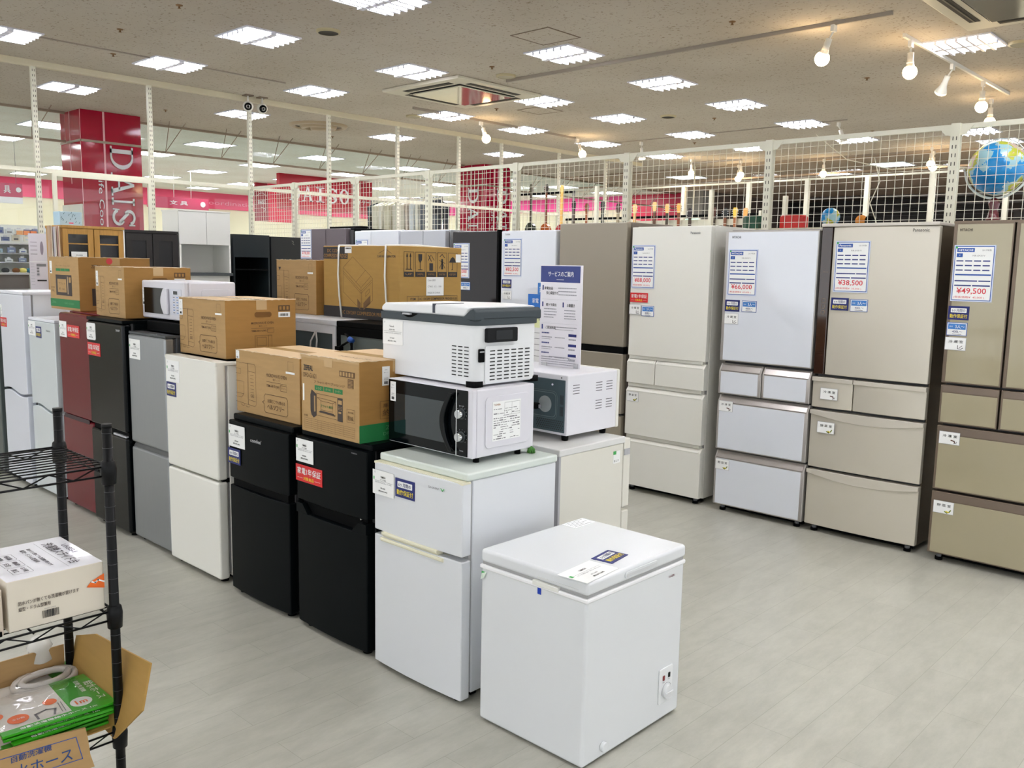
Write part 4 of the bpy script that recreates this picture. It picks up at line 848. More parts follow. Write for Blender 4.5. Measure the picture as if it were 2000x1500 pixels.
b = MB().at(FF(0, -d - .001, 0)); b.add([(-.228, .545, .0), (-.205, .553, .0), (-.206, .535, .012), (-.228, .522, .006)], [(0, 1, 2, 3)], M('tag_pale', (206, 220, 206), .5)); b.box(-.228, -.214, .538, .551, 0, .001, GREENL); b.build('sticker', t)
MB().box(-w + .04, w - .04, -d + .04, d - .04, .002, .02, BLACKM).build('base', t)
for x in (-w + .04, w - .04):
    for y in (-d + .04, d - .04): foot(t, x, y, .02)

# ================================================================ CARTONS
def barcode(b, u, v, w, h, n=.0016, m=None, seed=1):
    rnd = random.Random(seed); x = u
    while x < u + w:
        k = rnd.choice((.001, .0015, .0025)); b.box(x, min(x + k, u + w), v, v + h, 0, n, m or INK); x += k + rnd.choice((.001, .0015, .002))
def carton(label, xr, yf, z, w, d, h, side=CARDD, front=CARD, rz=0, group='cardboard cartons on the centre row', tape=True, cat='carton', lip=0):
    t = thing('cardboard_carton', label, cat, (xr - w / 2, yf + d / 2, z), rz, group); W2, D2 = w / 2, d / 2
    c = MB(); c.box(-W2, W2, -D2, D2, 0, h, front)
    i = c.mi(side); c.m[5] = i; c.m[3] = i; j = c.mi(CARDT); c.m[1] = j  # side and back coloured as shaded, top as lit
    c.build('body', t, bevel=.004, seg=2)
    if tape:
        a = MB().at(FT(0, 0, h + .0002)); a.box(-W2 - .001, W2 + .001, -.03, .03, 0, .0006, TAPE); a.build('tape', t)
        a = MB().at(FR(W2 + .0004, 0, 0)); a.box(-.03, .03, h - .05, h, 0, .0006, TAPE); a.build('tape', t)
        rn = random.Random(int(w * 1000 + h * 777)); a = MB()                                       # crumpled shipping film along the upper edges
        pts = [(-W2 + 2 * W2 * k / 24, -D2 - .002 + rn.uniform(-.001, .001), h + rn.uniform(-.003, .003)) for k in range(25)]
        a.tube(pts, .0014, FILMW, 4); pts = [(W2 + .002 + rn.uniform(-.001, .001), -D2 + 2 * D2 * k / 20, h + rn.uniform(-.003, .003)) for k in range(21)]; a.tube(pts, .0014, FILMW, 4)
        a.build('film_edge', t)
    return t, FF(-W2, -D2 - .0004, 0), FR(W2 + .0004, -D2, 0)
def print_yba(t, F, FS, w, d, h, side=True):
    b = MB().at(F); L = lambda *p, wd=.0016, cl=False: b.line([(x * w, y * h) for x, y in p], wd, BINK, .0008, cl)
    L((.0, .16), (.31, .13), (.33, .16), (.33, .76), (.31, .80), (.0, .80)); L((.20, .14), (.20, .80), wd=.003); L((.21, .68), (.32, .67)); L((.21, .22), (.32, .21)); L((0, .70), (.08, .70), (.08, .62), (0, .62)); L((0, .30), (.13, .30), (.13, .50)); L((0, .24), (.09, .24), (.13, .30)); L((0, .5), (.12, .5))
    for k in range(7): b.line([((.24 + .0) * w, (.62 - k * .055) * h), (.295 * w, (.62 - k * .055) * h)], .0014, BINK, .0008)
    for k in range(2): L((.245 + k * .03, .27), (.265 + k * .03, .27), (.265 + k * .03, .31), (.245 + k * .03, .31), cl=True)
    L((.08, .13), (.09, .11), (.13, .11), (.14, .13)); L((.16, .12), (.17, .10), (.21, .10), (.22, .12))
    b.text('MICROWAVE OVEN', .50 * w, .645 * h, .81 * w, .70 * h, BINK, .0008); b.text('電子レンジ', .60 * w, .595 * h, .71 * w, .63 * h, BINK, .0008); L((.50, .57), (.81, .57)); b.text('YBM-HF171(W)', .50 * w, .475 * h, .70 * w, .53 * h, BINK, .0008, .01); L((.715, .46), (.81, .46), (.81, .545), (.715, .545), cl=True); b.text('ホワイト', .73 * w, .485 * h, .795 * w, .52 * h, BINK, .0008)
    L((.48, .08), (.80, .08), (.82, .11), (.82, .33), (.80, .37), (.48, .37), (.46, .33), (.46, .26), (.43, .235), (.46, .21), (.46, .11), cl=True, wd=.0024)
    b.text('全国どこでも使える', .51 * w, .245 * h, .78 * w, .30 * h, BINK, .0008, .02); b.text('ヘルツフリー', .51 * w, .14 * h, .77 * w, .215 * h, BINK, .0008, .03)
    L((.83, .79), (.91, .79), (.91, .93), (.83, .93), cl=True, wd=.001)
    b.build('print', t, 'brown line drawing and lettering')
    a = MB().at(F); a.rect(.80 * w, .745 * h, .93 * w, .775 * h, PAPER, .001); a.build('sticker', t)
    if side:
        b = MB().at(FS); L = lambda *p, wd=.0016, cl=False: b.line([(x * d, y * h) for x, y in p], wd, BINK, .0008, cl)
        b.at(FS @ Matrix.Translation((0, 0, 0))); b.rrect(.40 * d, .64 * d, .70 * h, .79 * h, .045 * h, 0, .0012, M('hand_hole', (112, 76, 28), .8)); 
        b.text('MICROWAVE OVEN', .35 * d, .58 * h, .67 * d, .62 * h, BINK, .0008, .01); b.text('電子レンジ', .46 * d, .53 * h, .57 * d, .56 * h, BINK, .0008); L((.35, .51), (.67, .51)); b.text('YBM-HF171(W)', .35 * d, .44 * h, .56 * d, .48 * h, BINK, .0008, .02); L((.58, .43), (.67, .43), (.67, .49), (.58, .49), cl=True)
        L((.40, .16), (.64, .16), (.64, .38), (.40, .38), cl=True); L((.59, .16), (.59, .38)); L((.43, .20), (.56, .20), (.56, .35), (.43, .35), cl=True)
        b.box(.74 * d, .91 * d, .80 * h, .90 * h, 0, .0009, BINK)
        for k in range(3): b.box((.755 + k * .052) * d, (.785 + k * .052) * d, .82 * h, .88 * h, .0009, .0014, CARDD)
        b.build('print', t, 'brown lettering and hand hole')
        a = MB().at(FS); a.rect(.74 * d, .69 * h, .91 * d, .78 * h, PAPER, .001); barcode(a, .76 * d, .71 * h, .12 * d, .045 * h); a.build('sticker', t)
def oven_pic(b, u0, v0, w, h, flat=True):
    """open oven drawing on the illustrated cartons"""
    Lf = lambda *p, wd=.0016, cl=False, m=BINK: b.line([(u0 + x * w, v0 + y * h) for x, y in p], wd, m, .001, cl)
    D = M('print_dark', (58, 48, 44), .6)
    b.prism([(u0 + x * w, v0 + y * h) for x, y in ((.0, .25), (.03, .10), (.10, 0), (.19, .1), (.19, .86), (.04, 1), (.0, .82))], 0, .0008, D)
    b.prism([(u0 + x * w, v0 + y * h) for x, y in ((.12, .22), (.16, .24), (.16, .80), (.12, .80))], .0008, .0012, CARD)
    Lf((.19, .12), (.85, .10), (.85, .88), (.19, .90), cl=True); Lf((.22, .76), (.80, .72), (.80, .24), (.30, .24)); Lf((.33, .66), (.70, .64), (.70, .34), (.33, .34), cl=True); Lf((.22, .76), (.33, .66)); Lf((.80, .72), (.70, .64))
    b.prism([(u0 + x * w, v0 + y * h) for x, y in ((.26, .24), (.32, .31), (.72, .28), (.78, .20))], 0, .0009, D)
    b.prism([(u0 + x * w, v0 + y * h) for x, y in ((.85, .06), (1, .06), (1, .88), (.85, .88))], 0, .0009, D)
    b.prism([(u0 + x * w, v0 + y * h) for x, y in ((.87, .66), (.98, .66), (.98, .80), (.87, .80))], .0009, .0013, CARD)
    for r in range(3):
        for k in range(3): b.box(u0 + (.88 + k * .04) * w, u0 + (.90 + k * .04) * w, v0 + (.46 + r * .05) * h, v0 + (.48 + r * .05) * h, .0009, .0013, CARD)
    b.box(u0 + .88 * w, u0 + .96 * w, v0 + .34 * h, v0 + .40 * h, .0009, .0013, CARD)
    b.text('フラット庫内', u0 + .33 * w, v0 + .44 * h, u0 + .70 * w, v0 + .54 * h, GREENB, .001, .01)
# illustrated oven carton on the black fridge
t, F, FS = carton('illustrated oven carton with green base stripe, on the black refrigerator with the red tag', -2.797, 2.108, .884, .405, .40, .329); w, d, h = .405, .40, .329
b = MB().at(F); b.text('ZEPEAL', .05 * w, .80 * h, .22 * w, .87 * h, INK, .001, .02); b.text('DFO-G1621', .05 * w, .71 * h, .28 * w, .77 * h, BINK, .001)
b.text('フラットオーブンレンジ', .24 * w, .655 * h, .77 * w, .69 * h, BINK, .001, .01)
for k, s in enumerate(('レンジ', 'グリル', 'オーブン')):
    b.box((.25 + k * .165) * w, (.40 + k * .165) * w, .565 * h, .625 * h, 0, .001, GREENB); b.text(s, (.28 + k * .165) * w, .578 * h, (.37 + k * .165) * w, .610 * h, CARDT, .0014)
oven_pic(b, .17 * w, .20 * h, .56 * w, .36 * h)
b.box(.68 * w, .93 * w, .79 * h, .86 * h, 0, .001, BINK)
for k in range(5): b.box((.69 + k * .048) * w, (.72 + k * .048) * w, .80 * h, .85 * h, .001, .0014, CARD)
b.box(.82 * w, .91 * w, .66 * h, .77 * h, 0, .001, BINK)
for k in range(6): b.box(.83 * w, .90 * w, (.665 + k * .017) * h, (.672 + k * .017) * h, .001, .0014, CARD)
b.line([(.80 * w, .24 * h), (.93 * w, .24 * h), (.93 * w, .40 * h), (.80 * w, .40 * h)], .0012, BINK, .001, True); b.text('庫内容量', .82 * w, .35 * h, .91 * w, .375 * h, BINK, .001); b.text('約16L', .815 * w, .26 * h, .915 * w, .325 * h, BINK, .001, .01)
for r in range(6): b.line([(.05 * w, (.05 + r * .026) * h), (.93 * w, (.05 + r * .026 - .0) * h)], .0009, BINK, .001)
for x in (.05, .18, .3, .36, .48, .6, .75, .93): b.line([(x * w, .05 * h), (x * w, .18 * h)], .0009, BINK, .001)
b.text('仕様', .05 * w, .20 * h, .12 * w, .225 * h, BINK, .001, .01)
b.build('print', t, 'printed oven picture and lettering')
b = MB().at(FS); b.box(0, d, 0, .22 * h, 0, .0008, GREENB); b.text('ZEPEAL', .33 * d, .13 * h, .60 * d, .18 * h, M('green_pale', (96, 160, 110), .6), .0012, .01); b.text('DFO-G1621', .30 * d, .06 * h, .62 * d, .10 * h, M('green_pale'), .0012)
b.line([(.26 * d, .27 * h), (.60 * d, .27 * h), (.60 * d, .49 * h), (.26 * d, .49 * h)], .0014, BINK, .001, True); b.text('庫内容量', .30 * d, .41 * h, .56 * d, .46 * h, BINK, .001, .01); b.text('約16L', .29 * d, .30 * h, .57 * d, .385 * h, BINK, .001, .01)
b.build('print', t, 'green stripe and lettering')
slim_card(t, FS, .115, .92 * h, .038, .078)
a = MB().at(F); a.rect(.035 * w, .40 * h, .058 * w, .62 * h, PAPER, .001); a.build('sticker', t)
a = MB().at(F); a.box(.42 * w, .56 * w, .88 * h, 1.0 * h, 0, .0008, TAPE).box(-.001, w + .001, .965 * h, h, 0, .0005, TAPE); a.build('packing_film', t)
MB().at(FT(-w / 2, -d / 2, h + .0008)).text('フラットオーブン', .42 * w, .16 * d, .95 * w, .22 * d, BINK, .0006, .02).build('print', t)
# plain lower carton
t, F, FS = carton('plain microwave carton with speech-bubble print, on the black refrigerator with the navy tag', -3.320, 2.178, .878, .545, .36, .299); print_yba(t, F, FS, .545, .36, .299, False); slim_card(t, F, .004, .295, .03, .038)
# upper carton on the white fridge
t, F, FS = carton('microwave carton with oval hand hole, on the slim white refrigerator', -4.005, 2.204, 1.112, .480, .405, .293); print_yba(t, F, FS, .480, .405, .293); slim_card(t, F, .006, .282, .036, .082)
b = MB().at(FS)
for k in range(4): b.rrect((.28 + k * .16) * .405, (.36 + k * .16) * .405, -.004, .006, .003, 0, .0012, M('hand_hole'))
b.build('cutouts', t)
# carton on the glossy black fridge
t, F, FS = carton('microwave carton with speech-bubble print, on the glossy black refrigerator', -5.09, 2.185, 1.255, .430, .40, .297, rz=-.02); print_yba(t, F, FS, .430, .40, .297); slim_card(t, F, .02, .27, .03, .09)
# carton on the red fridge
t, F, FS = carton('oven carton with a printed oven and green stripe, on the wine red refrigerator', -5.815, 2.205, 1.262, .49, .46, .342); w, d, h = .49, .46, .342
b = MB().at(F); b.box(0, w, .05 * h, .20 * h, 0, .0008, GREENB); b.text('ZEPEAL', .06 * w, .11 * h, .2 * w, .15 * h, M('green_pale'), .0012); b.text('DFO-G1621', .5 * w, .11 * h, .8 * w, .14 * h, M('green_pale'), .0012)
D = M('print_dark')
b.box(.22 * w, .76 * w, .27 * h, .66 * h, 0, .0009, D); b.box(.28 * w, .58 * w, .33 * h, .58 * h, .0009, .0013, CARD); b.box(.62 * w, .64 * w, .30 * h, .63 * h, .0009, .0014, CARDT); b.box(.67 * w, .74 * w, .52 * h, .62 * h, .0009, .0013, CARD); b.text('フラット', .32 * w, .47 * h, .54 * w, .52 * h, BINK, .0015); b.text('約 16L', .32 * w, .37 * h, .54 * w, .42 * h, BINK, .0015)
for k in range(3): b.box((.24 + k * .16) * w, (.385 + k * .16) * w, .73 * h, .78 * h, 0, .0009, GREENB)
b.text('フラットオーブンレンジ', .2 * w, .815 * h, .72 * w, .85 * h, BINK, .001); b.text('庫内容量', .05 * w, .40 * h, .17 * w, .43 * h, BINK, .001); b.text('16L', .08 * w, .33 * h, .16 * w, .38 * h, BINK, .001)
b.build('print', t, 'printed oven, green stripe and lettering'); slim_card(t, F, .012, .92 * h, .036, .082)
b = MB().at(FS); b.text('ZEPEAL', .17 * d, .80 * h, .32 * d, .86 * h, BINK, .001, .02); b.box(.22 * d, .34 * d, .49 * h, .56 * h, 0, .001, GREENB); b.box(.17 * d, .5 * d, .1 * h, .42 * h, 0, .001, D); b.box(.24 * d, .4 * d, .16 * h, .36 * h, .001, .0014, CARD); b.cyl((.42 * d, .93 * h, 0), .02, .0015, M('sticker_red', (206, 60, 66), .5), 12); b.build('print', t)
# carton behind on the white framed fridge
t, F, FS = carton('microwave carton on the white-framed back-row refrigerator, left of the strapped one', -4.478, 3.06, 1.285, .43, .36, .328); print_yba(t, F, FS, .43, .36, .328, False)
b = MB().at(F); b.prism([(.06 * .43, .86 * .328), (.12 * .43, .86 * .328), (.09 * .43, .80 * .328)], 0, .001, INK); b.build('mark', t)
# strapped car refrigerator carton
t, F, FS = carton('large strapped carton with a line drawing of a cool box and five handling symbols', -3.728, 3.080, 1.285, .700, .463, .412, CARDY, CARDY, tape=False); w, d, h = .700, .463, .412
b = MB().at(F); b.box(0, .34 * w, .82 * h, .985 * h, 0, .0008, INK); b.text('DC 12/24V', .06 * w, .91 * h, .24 * w, .96 * h, CARDD, .0012, .01); b.text('COMPRESSOR FRIDGE', .01 * w, .835 * h, .33 * w, .89 * h, CARDD, .0012, .01)
b.box(0, w, 0, .155 * h, 0, .0008, INK); b.text('DC 12V/24V COMPRESSOR FRIDGE', .25 * w, .05 * h, .85 * w, .10 * h, CARDD, .0012)
b.text('CAR REFRIGERATOR', .73 * w, .845 * h, .96 * w, .875 * h, INK, .001, .02); b.line([(.75 * w, .90 * h), (.80 * w, .93 * h), (.84 * w, .96 * h), (.88 * w, .92 * h), (.91 * w, .90 * h)], .002, INK, .001)
Lf = lambda *p, wd=.0018, cl=False: b.line([(x * w, y * h) for x, y in p], wd, BINK, .001, cl)
Lf((.28, .70), (.41, .85), (.65, .59), (.52, .43), cl=True); Lf((.28, .70), (.28, .36)); Lf((.28, .36), (.52, .12)); Lf((.52, .43), (.52, .12)); Lf((.65, .59), (.67, .56), (.67, .26), (.52, .12)); Lf((.28, .65), (.52, .38), (.66, .54)); Lf((.28, .62), (.52, .35), (.66, .51)); Lf((.45, .50), (.58, .67)); Lf((.53, .12), (.53, .37)); Lf((.58, .36), (.63, .42), (.63, .37), (.58, .31), cl=True)
b.prism([(x * w, y * h) for x, y in ((.47, .27), (.51, .22), (.51, .12), (.47, .17))], 0, .001, M('print_mid', (110, 82, 50), .6)); b.prism([(x * w, y * h) for x, y in ((.55, .22), (.64, .33), (.64, .22), (.55, .12))], 0, .001, M('print_mid')); b.build('print', t, 'line drawing and black bands')
b = MB().at(FS)
for k, s in enumerate(('UP', 'CAREFUL', 'DO NOT ROLL', 'DO NOT TREAD', 'KEEP DRY')):
    u = (.07 + k * .176) * d; ww = .15 * d; v0, v1 = .60 * h, .925 * h
    b.line([(u, v0), (u + ww, v0), (u + ww, v1), (u, v1)], .0022, INK, .001, True); b.box(u, u + ww, v0, v0 + .065 * h, 0, .001, INK); b.text(s, u + ww * .15, v0 + .02 * h, u + ww * .85, v0 + .045 * h, CARDD, .0014)
    q = lambda *p, wd=.004, cl=False: b.line([(u + x * ww, v0 + .065 * h + y * (v1 - v0 - .065 * h)) for x, y in p], wd, INK, .001, cl)
    if k == 0:
        for x in (.32, .66): q((x, .12), (x, .8)); b.prism([(u + (x - .09) * ww, v0 + .26 * h), (u + (x + .09) * ww, v0 + .26 * h), (u + x * ww, v0 + .31 * h)], 0, .001, INK)
        q((.2, .12), (.8, .12))
    elif k == 1: b.prism([(u + x * ww, v0 + (.065 + y * .26) * h) for x, y in ((.3, .9), (.7, .9), (.68, .6), (.5, .45), (.32, .6))], 0, .001, INK); q((.5, .5), (.5, .12)); q((.3, .1), (.7, .1))
    elif k == 2: b.box(u + ww * .3, u + ww * .68, v0 + .08 * h, v0 + .18 * h, 0, .001, INK); q((.2, .85), (.5, .55)); q((.2, .6), (.4, .85)); q((.5, .85), (.8, .6), wd=.003)
    elif k == 3: b.box(u + ww * .42, u + ww * .6, v0 + .1 * h, v0 + .24 * h, 0, .001, INK); q((.2, .2), (.5, .5), (.8, .2), wd=.003); q((.25, .8), (.5, .92), (.75, .75), wd=.004); q((.2, .6), (.8, .45), wd=.003)
    else: b.prism([(u + x * ww, v0 + (.065 + y * .26) * h) for x, y in ((.1, .5), (.3, .72), (.5, .8), (.7, .72), (.9, .5))], 0, .001, INK); q((.5, .5), (.5, .15), (.4, .12))
x0, x1 = .12 * d, .93 * d
for z in (.34, .255, .165, .08): b.line([(x0, z * h), (x1, z * h)], .0018, INK, .001)
for x, z0, z1 in ((.12, .0, .34), (.93, .0, .34), (.29, .0, .34), (.52, .165, .255), (.71, .165, .255)): b.line([(x * d, z0 * h), (x * d, z1 * h)], .0018, INK, .001)
for s, a, c, z in (('ITEM', .17, .25, .285), ('DC 12V/24V COMPRESSOR FRIDGE K-20', .30, .92, .285), ('ITEM NO', .14, .27, .195), ('K-20', .37, .44, .195), ('G.W', .58, .64, .195), ('13kg', .79, .85, .195), ('VOLTAGE', .14, .27, .11), ('DC12/24V', .53, .68, .11), ('MEAS', .16, .25, .03)): b.text(s, a * d, z * h, c * d, (z + .032) * h, INK, .001, .015)
b.build('print', t, 'handling symbols and a table')
a = MB().at(FS); a.rect(.42 * d, .345 * h, .70 * d, .595 * h, PAPER, .0014); a.text('Color:GREY', .44 * d, .54 * h, .57 * d, .565 * h, GINK, .002); a.text("C'NO. 1/2 - 100", .44 * d, .455 * h, .66 * d, .48 * h, GINK, .002); a.text('MADE IN CHINA', .44 * d, .37 * h, .64 * d, .395 * h, GINK, .002); a.rect(.90 * d, .80 * h, .985 * d, .91 * h, PAPER, .0014); a.build('sticker', t)
a = MB().at(F); a.rect(.305 * w, .90 * h, .395 * w, .99 * h, PAPER, .0014); barcode(a, .315 * w, .955 * h, .07 * w, .02 * h, .002); a.build('sticker', t)
a = MB()
for x in (-.19, .24): a.tube([(x, -d / 2 - .004, h + .002), (x + .004, -d / 2 - .014, h * .6), (x + .012, -d / 2 - .012, h * .3), (x + .022, -d / 2 - .004, 0)], .0055, M('strap_white', (222, 222, 218), .4), 6); a.tube([(x, -d / 2 - .004, h + .002), (x, 0, h + .008), (x, d / 2 + .003, h)], .0055, M('strap_white'), 6)
a.build('strap', t, 'white packing strap')

# ================================================================ MICROWAVES
# black-fronted microwave
t = thing('microwave_oven', 'white microwave oven with a glossy black front and two silver dials, under the cool box', 'microwave', (-2.279 - .2425, 2.231, .866)); w, h, d = .2425, .257, .339; z0 = .022
MB().box(-w, w, .022, d, z0, z0 + h, PURWH).build('cabinet', t, bevel=.006)
fr = MB().box(-w, w, 0, .022, z0, z0 + h, PURWH).build('front_frame', t, bevel=.005)
MB().box(-w + .003, w - .085, -.003, .001, z0 + .004, z0 + h - .004, BLACKG).build('door', t, bevel=.002)
MB().at(FF(0, -.0032, 0)).rrect(-w + .04, w - .145, z0 + .042, z0 + .200, .008, 0, .0008, M('window_dark', (26, 38, 44), .06, coat=.6)).build('window', t)
out = [(w - .108 - .050 * math.sin(math.pi * k / 20), z0 + .018 + (h - .036) * k / 20) for k in range(21)]
inn = [(w - .088 - .044 * math.sin(math.pi * k / 20), z0 + .018 + (h - .036) * k / 20) for k in range(21)]
b = MB().at(FF(0, -.003, 0)); b.prism(out + inn[::-1], .004, .020, BLACKG)
for zz in (z0 + .03, z0 + h - .042): b.box(w - .118, w - .100, zz, zz + .012, 0, .006, BLACKG)
b.build('handle', t, 'curved black handle', bevel=.003)
cp = MB().box(w - .083, w - .024, -.003, .001, z0 + .004, z0 + h - .004, BLACKG).build('control_panel', t, bevel=.002)
for z, nm in ((z0 + .165, 'timer'), (z0 + .078, 'power')):
    k = MB().cyl((w - .055, -.026, z), .0155, .024, CHROME, 30, axis='y'); k.cyl((w - .055, -.006, z), .021, .004, M('dial_ring', (60, 64, 66), .3, metal=.6), 30, axis='y'); k.box(w - .0565, w - .0535, -.029, -.024, z - .014, z + .014, CHROME); k.build('dial', cp)
b = MB().at(FF(0, -.0035, 0)); b.text('あたため', w - .068, z0 + .192, w - .042, z0 + .197, LGREY, .0006); b.text('TOSHIBA', w - .064, z0 + .022, w - .044, z0 + .027, LGREY, .0006)
for a in range(-40, 230, 30): b.line([(w - .055 + .026 * math.cos(R(a)), z0 + .078 + .026 * math.sin(R(a))), (w - .055 + .029 * math.cos(R(a)), z0 + .078 + .029 * math.sin(R(a)))], .001, LGREY, .0006); b.line([(w - .055 + .025 * math.cos(R(a)), z0 + .165 + .025 * math.sin(R(a))), (w - .055 + .028 * math.cos(R(a)), z0 + .165 + .028 * math.sin(R(a)))], .001, LGREY, .0006)
b.build('dial_marks', cp)
MB().box(w - .0855, w - .083, -.0035, .001, z0 + .004, z0 + h - .004, PAPER).build('door_edge', t)
slim_card(t, FF(0, -.0036, 0), -w + .016, z0 + h - .012, .033, .078)
b = MB().at(FR(w, 0, 0)).rrect(.065, d - .03, z0 + .03, z0 + h - .03, .02, 0, .004, PURWH); b.build('side_emboss', t, bevel=.003)
b = MB().at(FR(w + .0042, 0, 0)); b.rect(.10, z0 + .055, .255, z0 + .205, PAPER, .0008); b.text('TOSHIBA', .106, z0 + .190, .142, z0 + .197, M('print_orange', (150, 90, 40), .6), .0012, .02)
rn = random.Random(3)
for r in range(14):
    x = .106
    while x < .245:
        k = rn.uniform(.004, .03); zz = z0 + .060 + r * .0088
        if rn.random() < .75: b.box(x, min(x + k, .25), zz, zz + rn.choice((.0016, .0025, .004)), 0, .0011, GINK)
        x += k + .004
b.line([(.165, z0 + .15), (.25, z0 + .15), (.25, z0 + .198), (.165, z0 + .198)], .001, GINK, .0012, True); b.line([(.205, z0 + .15), (.205, z0 + .198)], .001, GINK, .0012); b.build('rating_sticker', t, 'white sticker full of small print')
for x in (-w + .06, w - .03):
    for y in (.05, d - .06): MB().cyl((x, y, 0), .012, z0, BLACKM, 16).build('foot', t)
b = MB().at(Matrix.Translation((w - .0, d - .012, z0 + .004)))
for k in range(9):
    a = k * .7; b.tube([(0, 0, 0), (.012 * math.cos(a), .012 * math.sin(a), -.01), (.014 * math.cos(a + .3), .014 * math.sin(a + .3), -.024)], .004, M('leaf_green', (62, 120, 40), .6), 5)
b.build('green_tie', t, 'small green bundle at the rear corner')
# white microwave on the silver fridge
t = thing('microwave_oven', 'white microwave oven with a curved white handle, on the silver refrigerator', 'microwave', (-4.815, 2.27, 1.254), 0); w, h, d, z0 = .255, .214, .31, .012
MB().box(-w, w, .03, d, z0, z0 + h, PURWH).build('cabinet', t, bevel=.012)
MB().box(-w, w, 0, .03, z0, z0 + h, PURWH).build('front_frame', t, bevel=.010)
b = MB().at(FF(0, -.001, 0)); n = 10
arc_ = [(.04 + .0 - .035 * math.sin(math.pi * k / n), z0 + .03 + (h - .07) * k / n) for k in range(n + 1)]
b.prism([(-w + .035, z0 + .03)] + arc_ + [(-w + .035, z0 + h - .04)], 0, .002, BLACKG); b.build('window', t)
b = MB().at(FF(0, -.002, 0)); b.prism([(x + .0, z) for x, z in arc_] + [(.085, z0 + h - .04), (.085, z0 + .03)], 0, .014, PURWH); b.build('handle', t, bevel=.005)
b = MB().at(FF(0, -.0006, 0)); b.rrect(.10, w - .025, z0 + .03, z0 + h - .04, .008, 0, .002, M('panel_lilac', (206, 208, 218), .4)); b.box(.14, .185, z0 + h - .070, z0 + h - .052, .002, .003, BLACKG)
for r in range(7):
    for k in range(2): b.box(.135 + k * .04, .155 + k * .04, z0 + .042 + r * .014, z0 + .046 + r * .014, .002, .0026, BLUEL if (r + k) % 2 else GINK)
b.build('control_panel', t)
MB().at(FR(w, 0, 0)).rrect(.10, d - .03, z0 + h - .10, z0 + h - .04, .02, 0, .004, PURWH).build('side_emboss', t, bevel=.003)
slim_card(t, FF(0, -.001, 0), -w + .012, z0 + h - .045, .032, .10)
for x in (-w + .05, w - .05):
    for y in (.05, d - .06): MB().cyl((x, y, 0), .012, z0, BLACKM, 12).build('foot', t)
# microwave seen from behind
t = thing('microwave_oven', 'white microwave oven facing away, slate back with a black plug, under the service notice', 'microwave', (-2.352 - .235, 2.860, .858)); w, h, d, z0 = .235, .262, .375, .024
MB().box(-w, w, .004, d - .02, z0, z0 + h, M('enamel_lilac', (220, 220, 226), .3)).build('cabinet', t, bevel=.005)
MB().box(-w - .002, w + .002, d - .02, d, z0 - .002, z0 + h + .002, WHITE2).build('front_frame', t, bevel=.006)
b = MB().box(-w + .012, w - .012, 0, .006, z0 + .012, z0 + h - .022, M('back_slate', (72, 90, 96), .4, metal=.3)); b.build('rear_panel', t, bevel=.002)
b = MB().at(FF(0, -.0003, 0)); E = M('emboss_line', (122, 138, 142), .3, metal=.6)
P = rr(-.12, w - .06, z0 + .075, z0 + .18, .02, 5); b.line(P, .003, E, .0006, True); b.line(rr(-.128, w - .052, z0 + .067, z0 + .188, .025, 5), .0015, E, .0006, True)
b.cyl((w - .12, z0 + .128, 0), .036, .003, M('fan_disc', (170, 178, 180), .35, metal=.4), 28)
for r in range(5):
    for k in range(14): b.cyl((w - .018 - k * .011 - (r % 2) * .0055, z0 + .025 + r * .009, 0), .0028, .0008, INK, 8)
for k in range(3):
    for r in range(2): b.box(w - .022 - k * .007, w - .019 - k * .007, z0 + .085 + r * .05, z0 + .125 + r * .05, 0, .0008, INK)
b.cyl((w - .08, z0 + h - .045, 0), .005, .002, CHROME, 10); b.cyl((w - .03, z0 + h - .012, 0), .003, .002, INK, 8); b.build('vent_pattern', t)
MB().tube([(w - .40, -.006, z0 + .10), (w - .30, -.018, z0 + .09), (w - .22, -.03, z0 + .10), (w - .165, -.034, z0 + .118)], .0065, BLACKM, 8).box(w - .17, w - .135, -.045, -.02, z0 + .108, z0 + .132, BLACKM).box(w - .135, w - .115, -.036, -.032, z0 + .112, z0 + .128, CHROME).tube([(w - .24, -.02, z0 + .17), (w - .215, -.03, z0 + .15), (w - .22, -.03, z0 + .12), (w - .24, -.02, z0 + .1)], .006, BLACKM, 7).build('power_cord', t, 'black cord with plug')
b = MB().at(FR(w, 0, 0)); VM = M('vent_dark', (84, 82, 88), .6)
for cx, cz in ((.04, .215), (.20, .215), (.275, .215), (.20, .135), (.275, .135)):
    for r in range(4): b.rrect(cx, cx + .045, z0 + cz - r * .012, z0 + cz - r * .012 + .003, .001, 0, .0006, VM, 2)
b.build('side_vents', t)
for x in (-w + .04, w - .03):
    for y in (.03, d - .08): MB().cyl((x, y, 0), .014, z0, BLACKM, 14, r2=.017).build('foot', t)

# ================================================================ CAR COOL BOX
t = thing('cool_box', 'white and slate portable cool box with vent grilles, on the black-fronted microwave', 'cool box', (-2.326 - .2785, 2.293 - .006, 1.145), R(-.8)); w, d = .2785, .354
BW = M('coolbox_white', (222, 224, 226), .4)
def rl(x0, x1, y0, y1, r, s): return [p for p in rr(x0, x1, y0, y1, r, s) if p[0] > (x0 + x1) / 2] + []
def cbo(x0, x1, y0, y1):
    a = rr(x0, x1, y0, y1, .045, 6); b = rr(x0, x1, y0, y1, .012, 6); n = 7
    return a[:n] + b[n:3 * n] + a[3 * n:]
pts = cbo(-w, w, 0, d)
MB().prism(pts, .008, .236, BW, True).build('body', t, bevel=.003)
n = 18
MB().prism(cbo(-w - .006, w + .006, -.006, d + .006), .232, .262, SLATE, True).build('collar', t, bevel=.003)
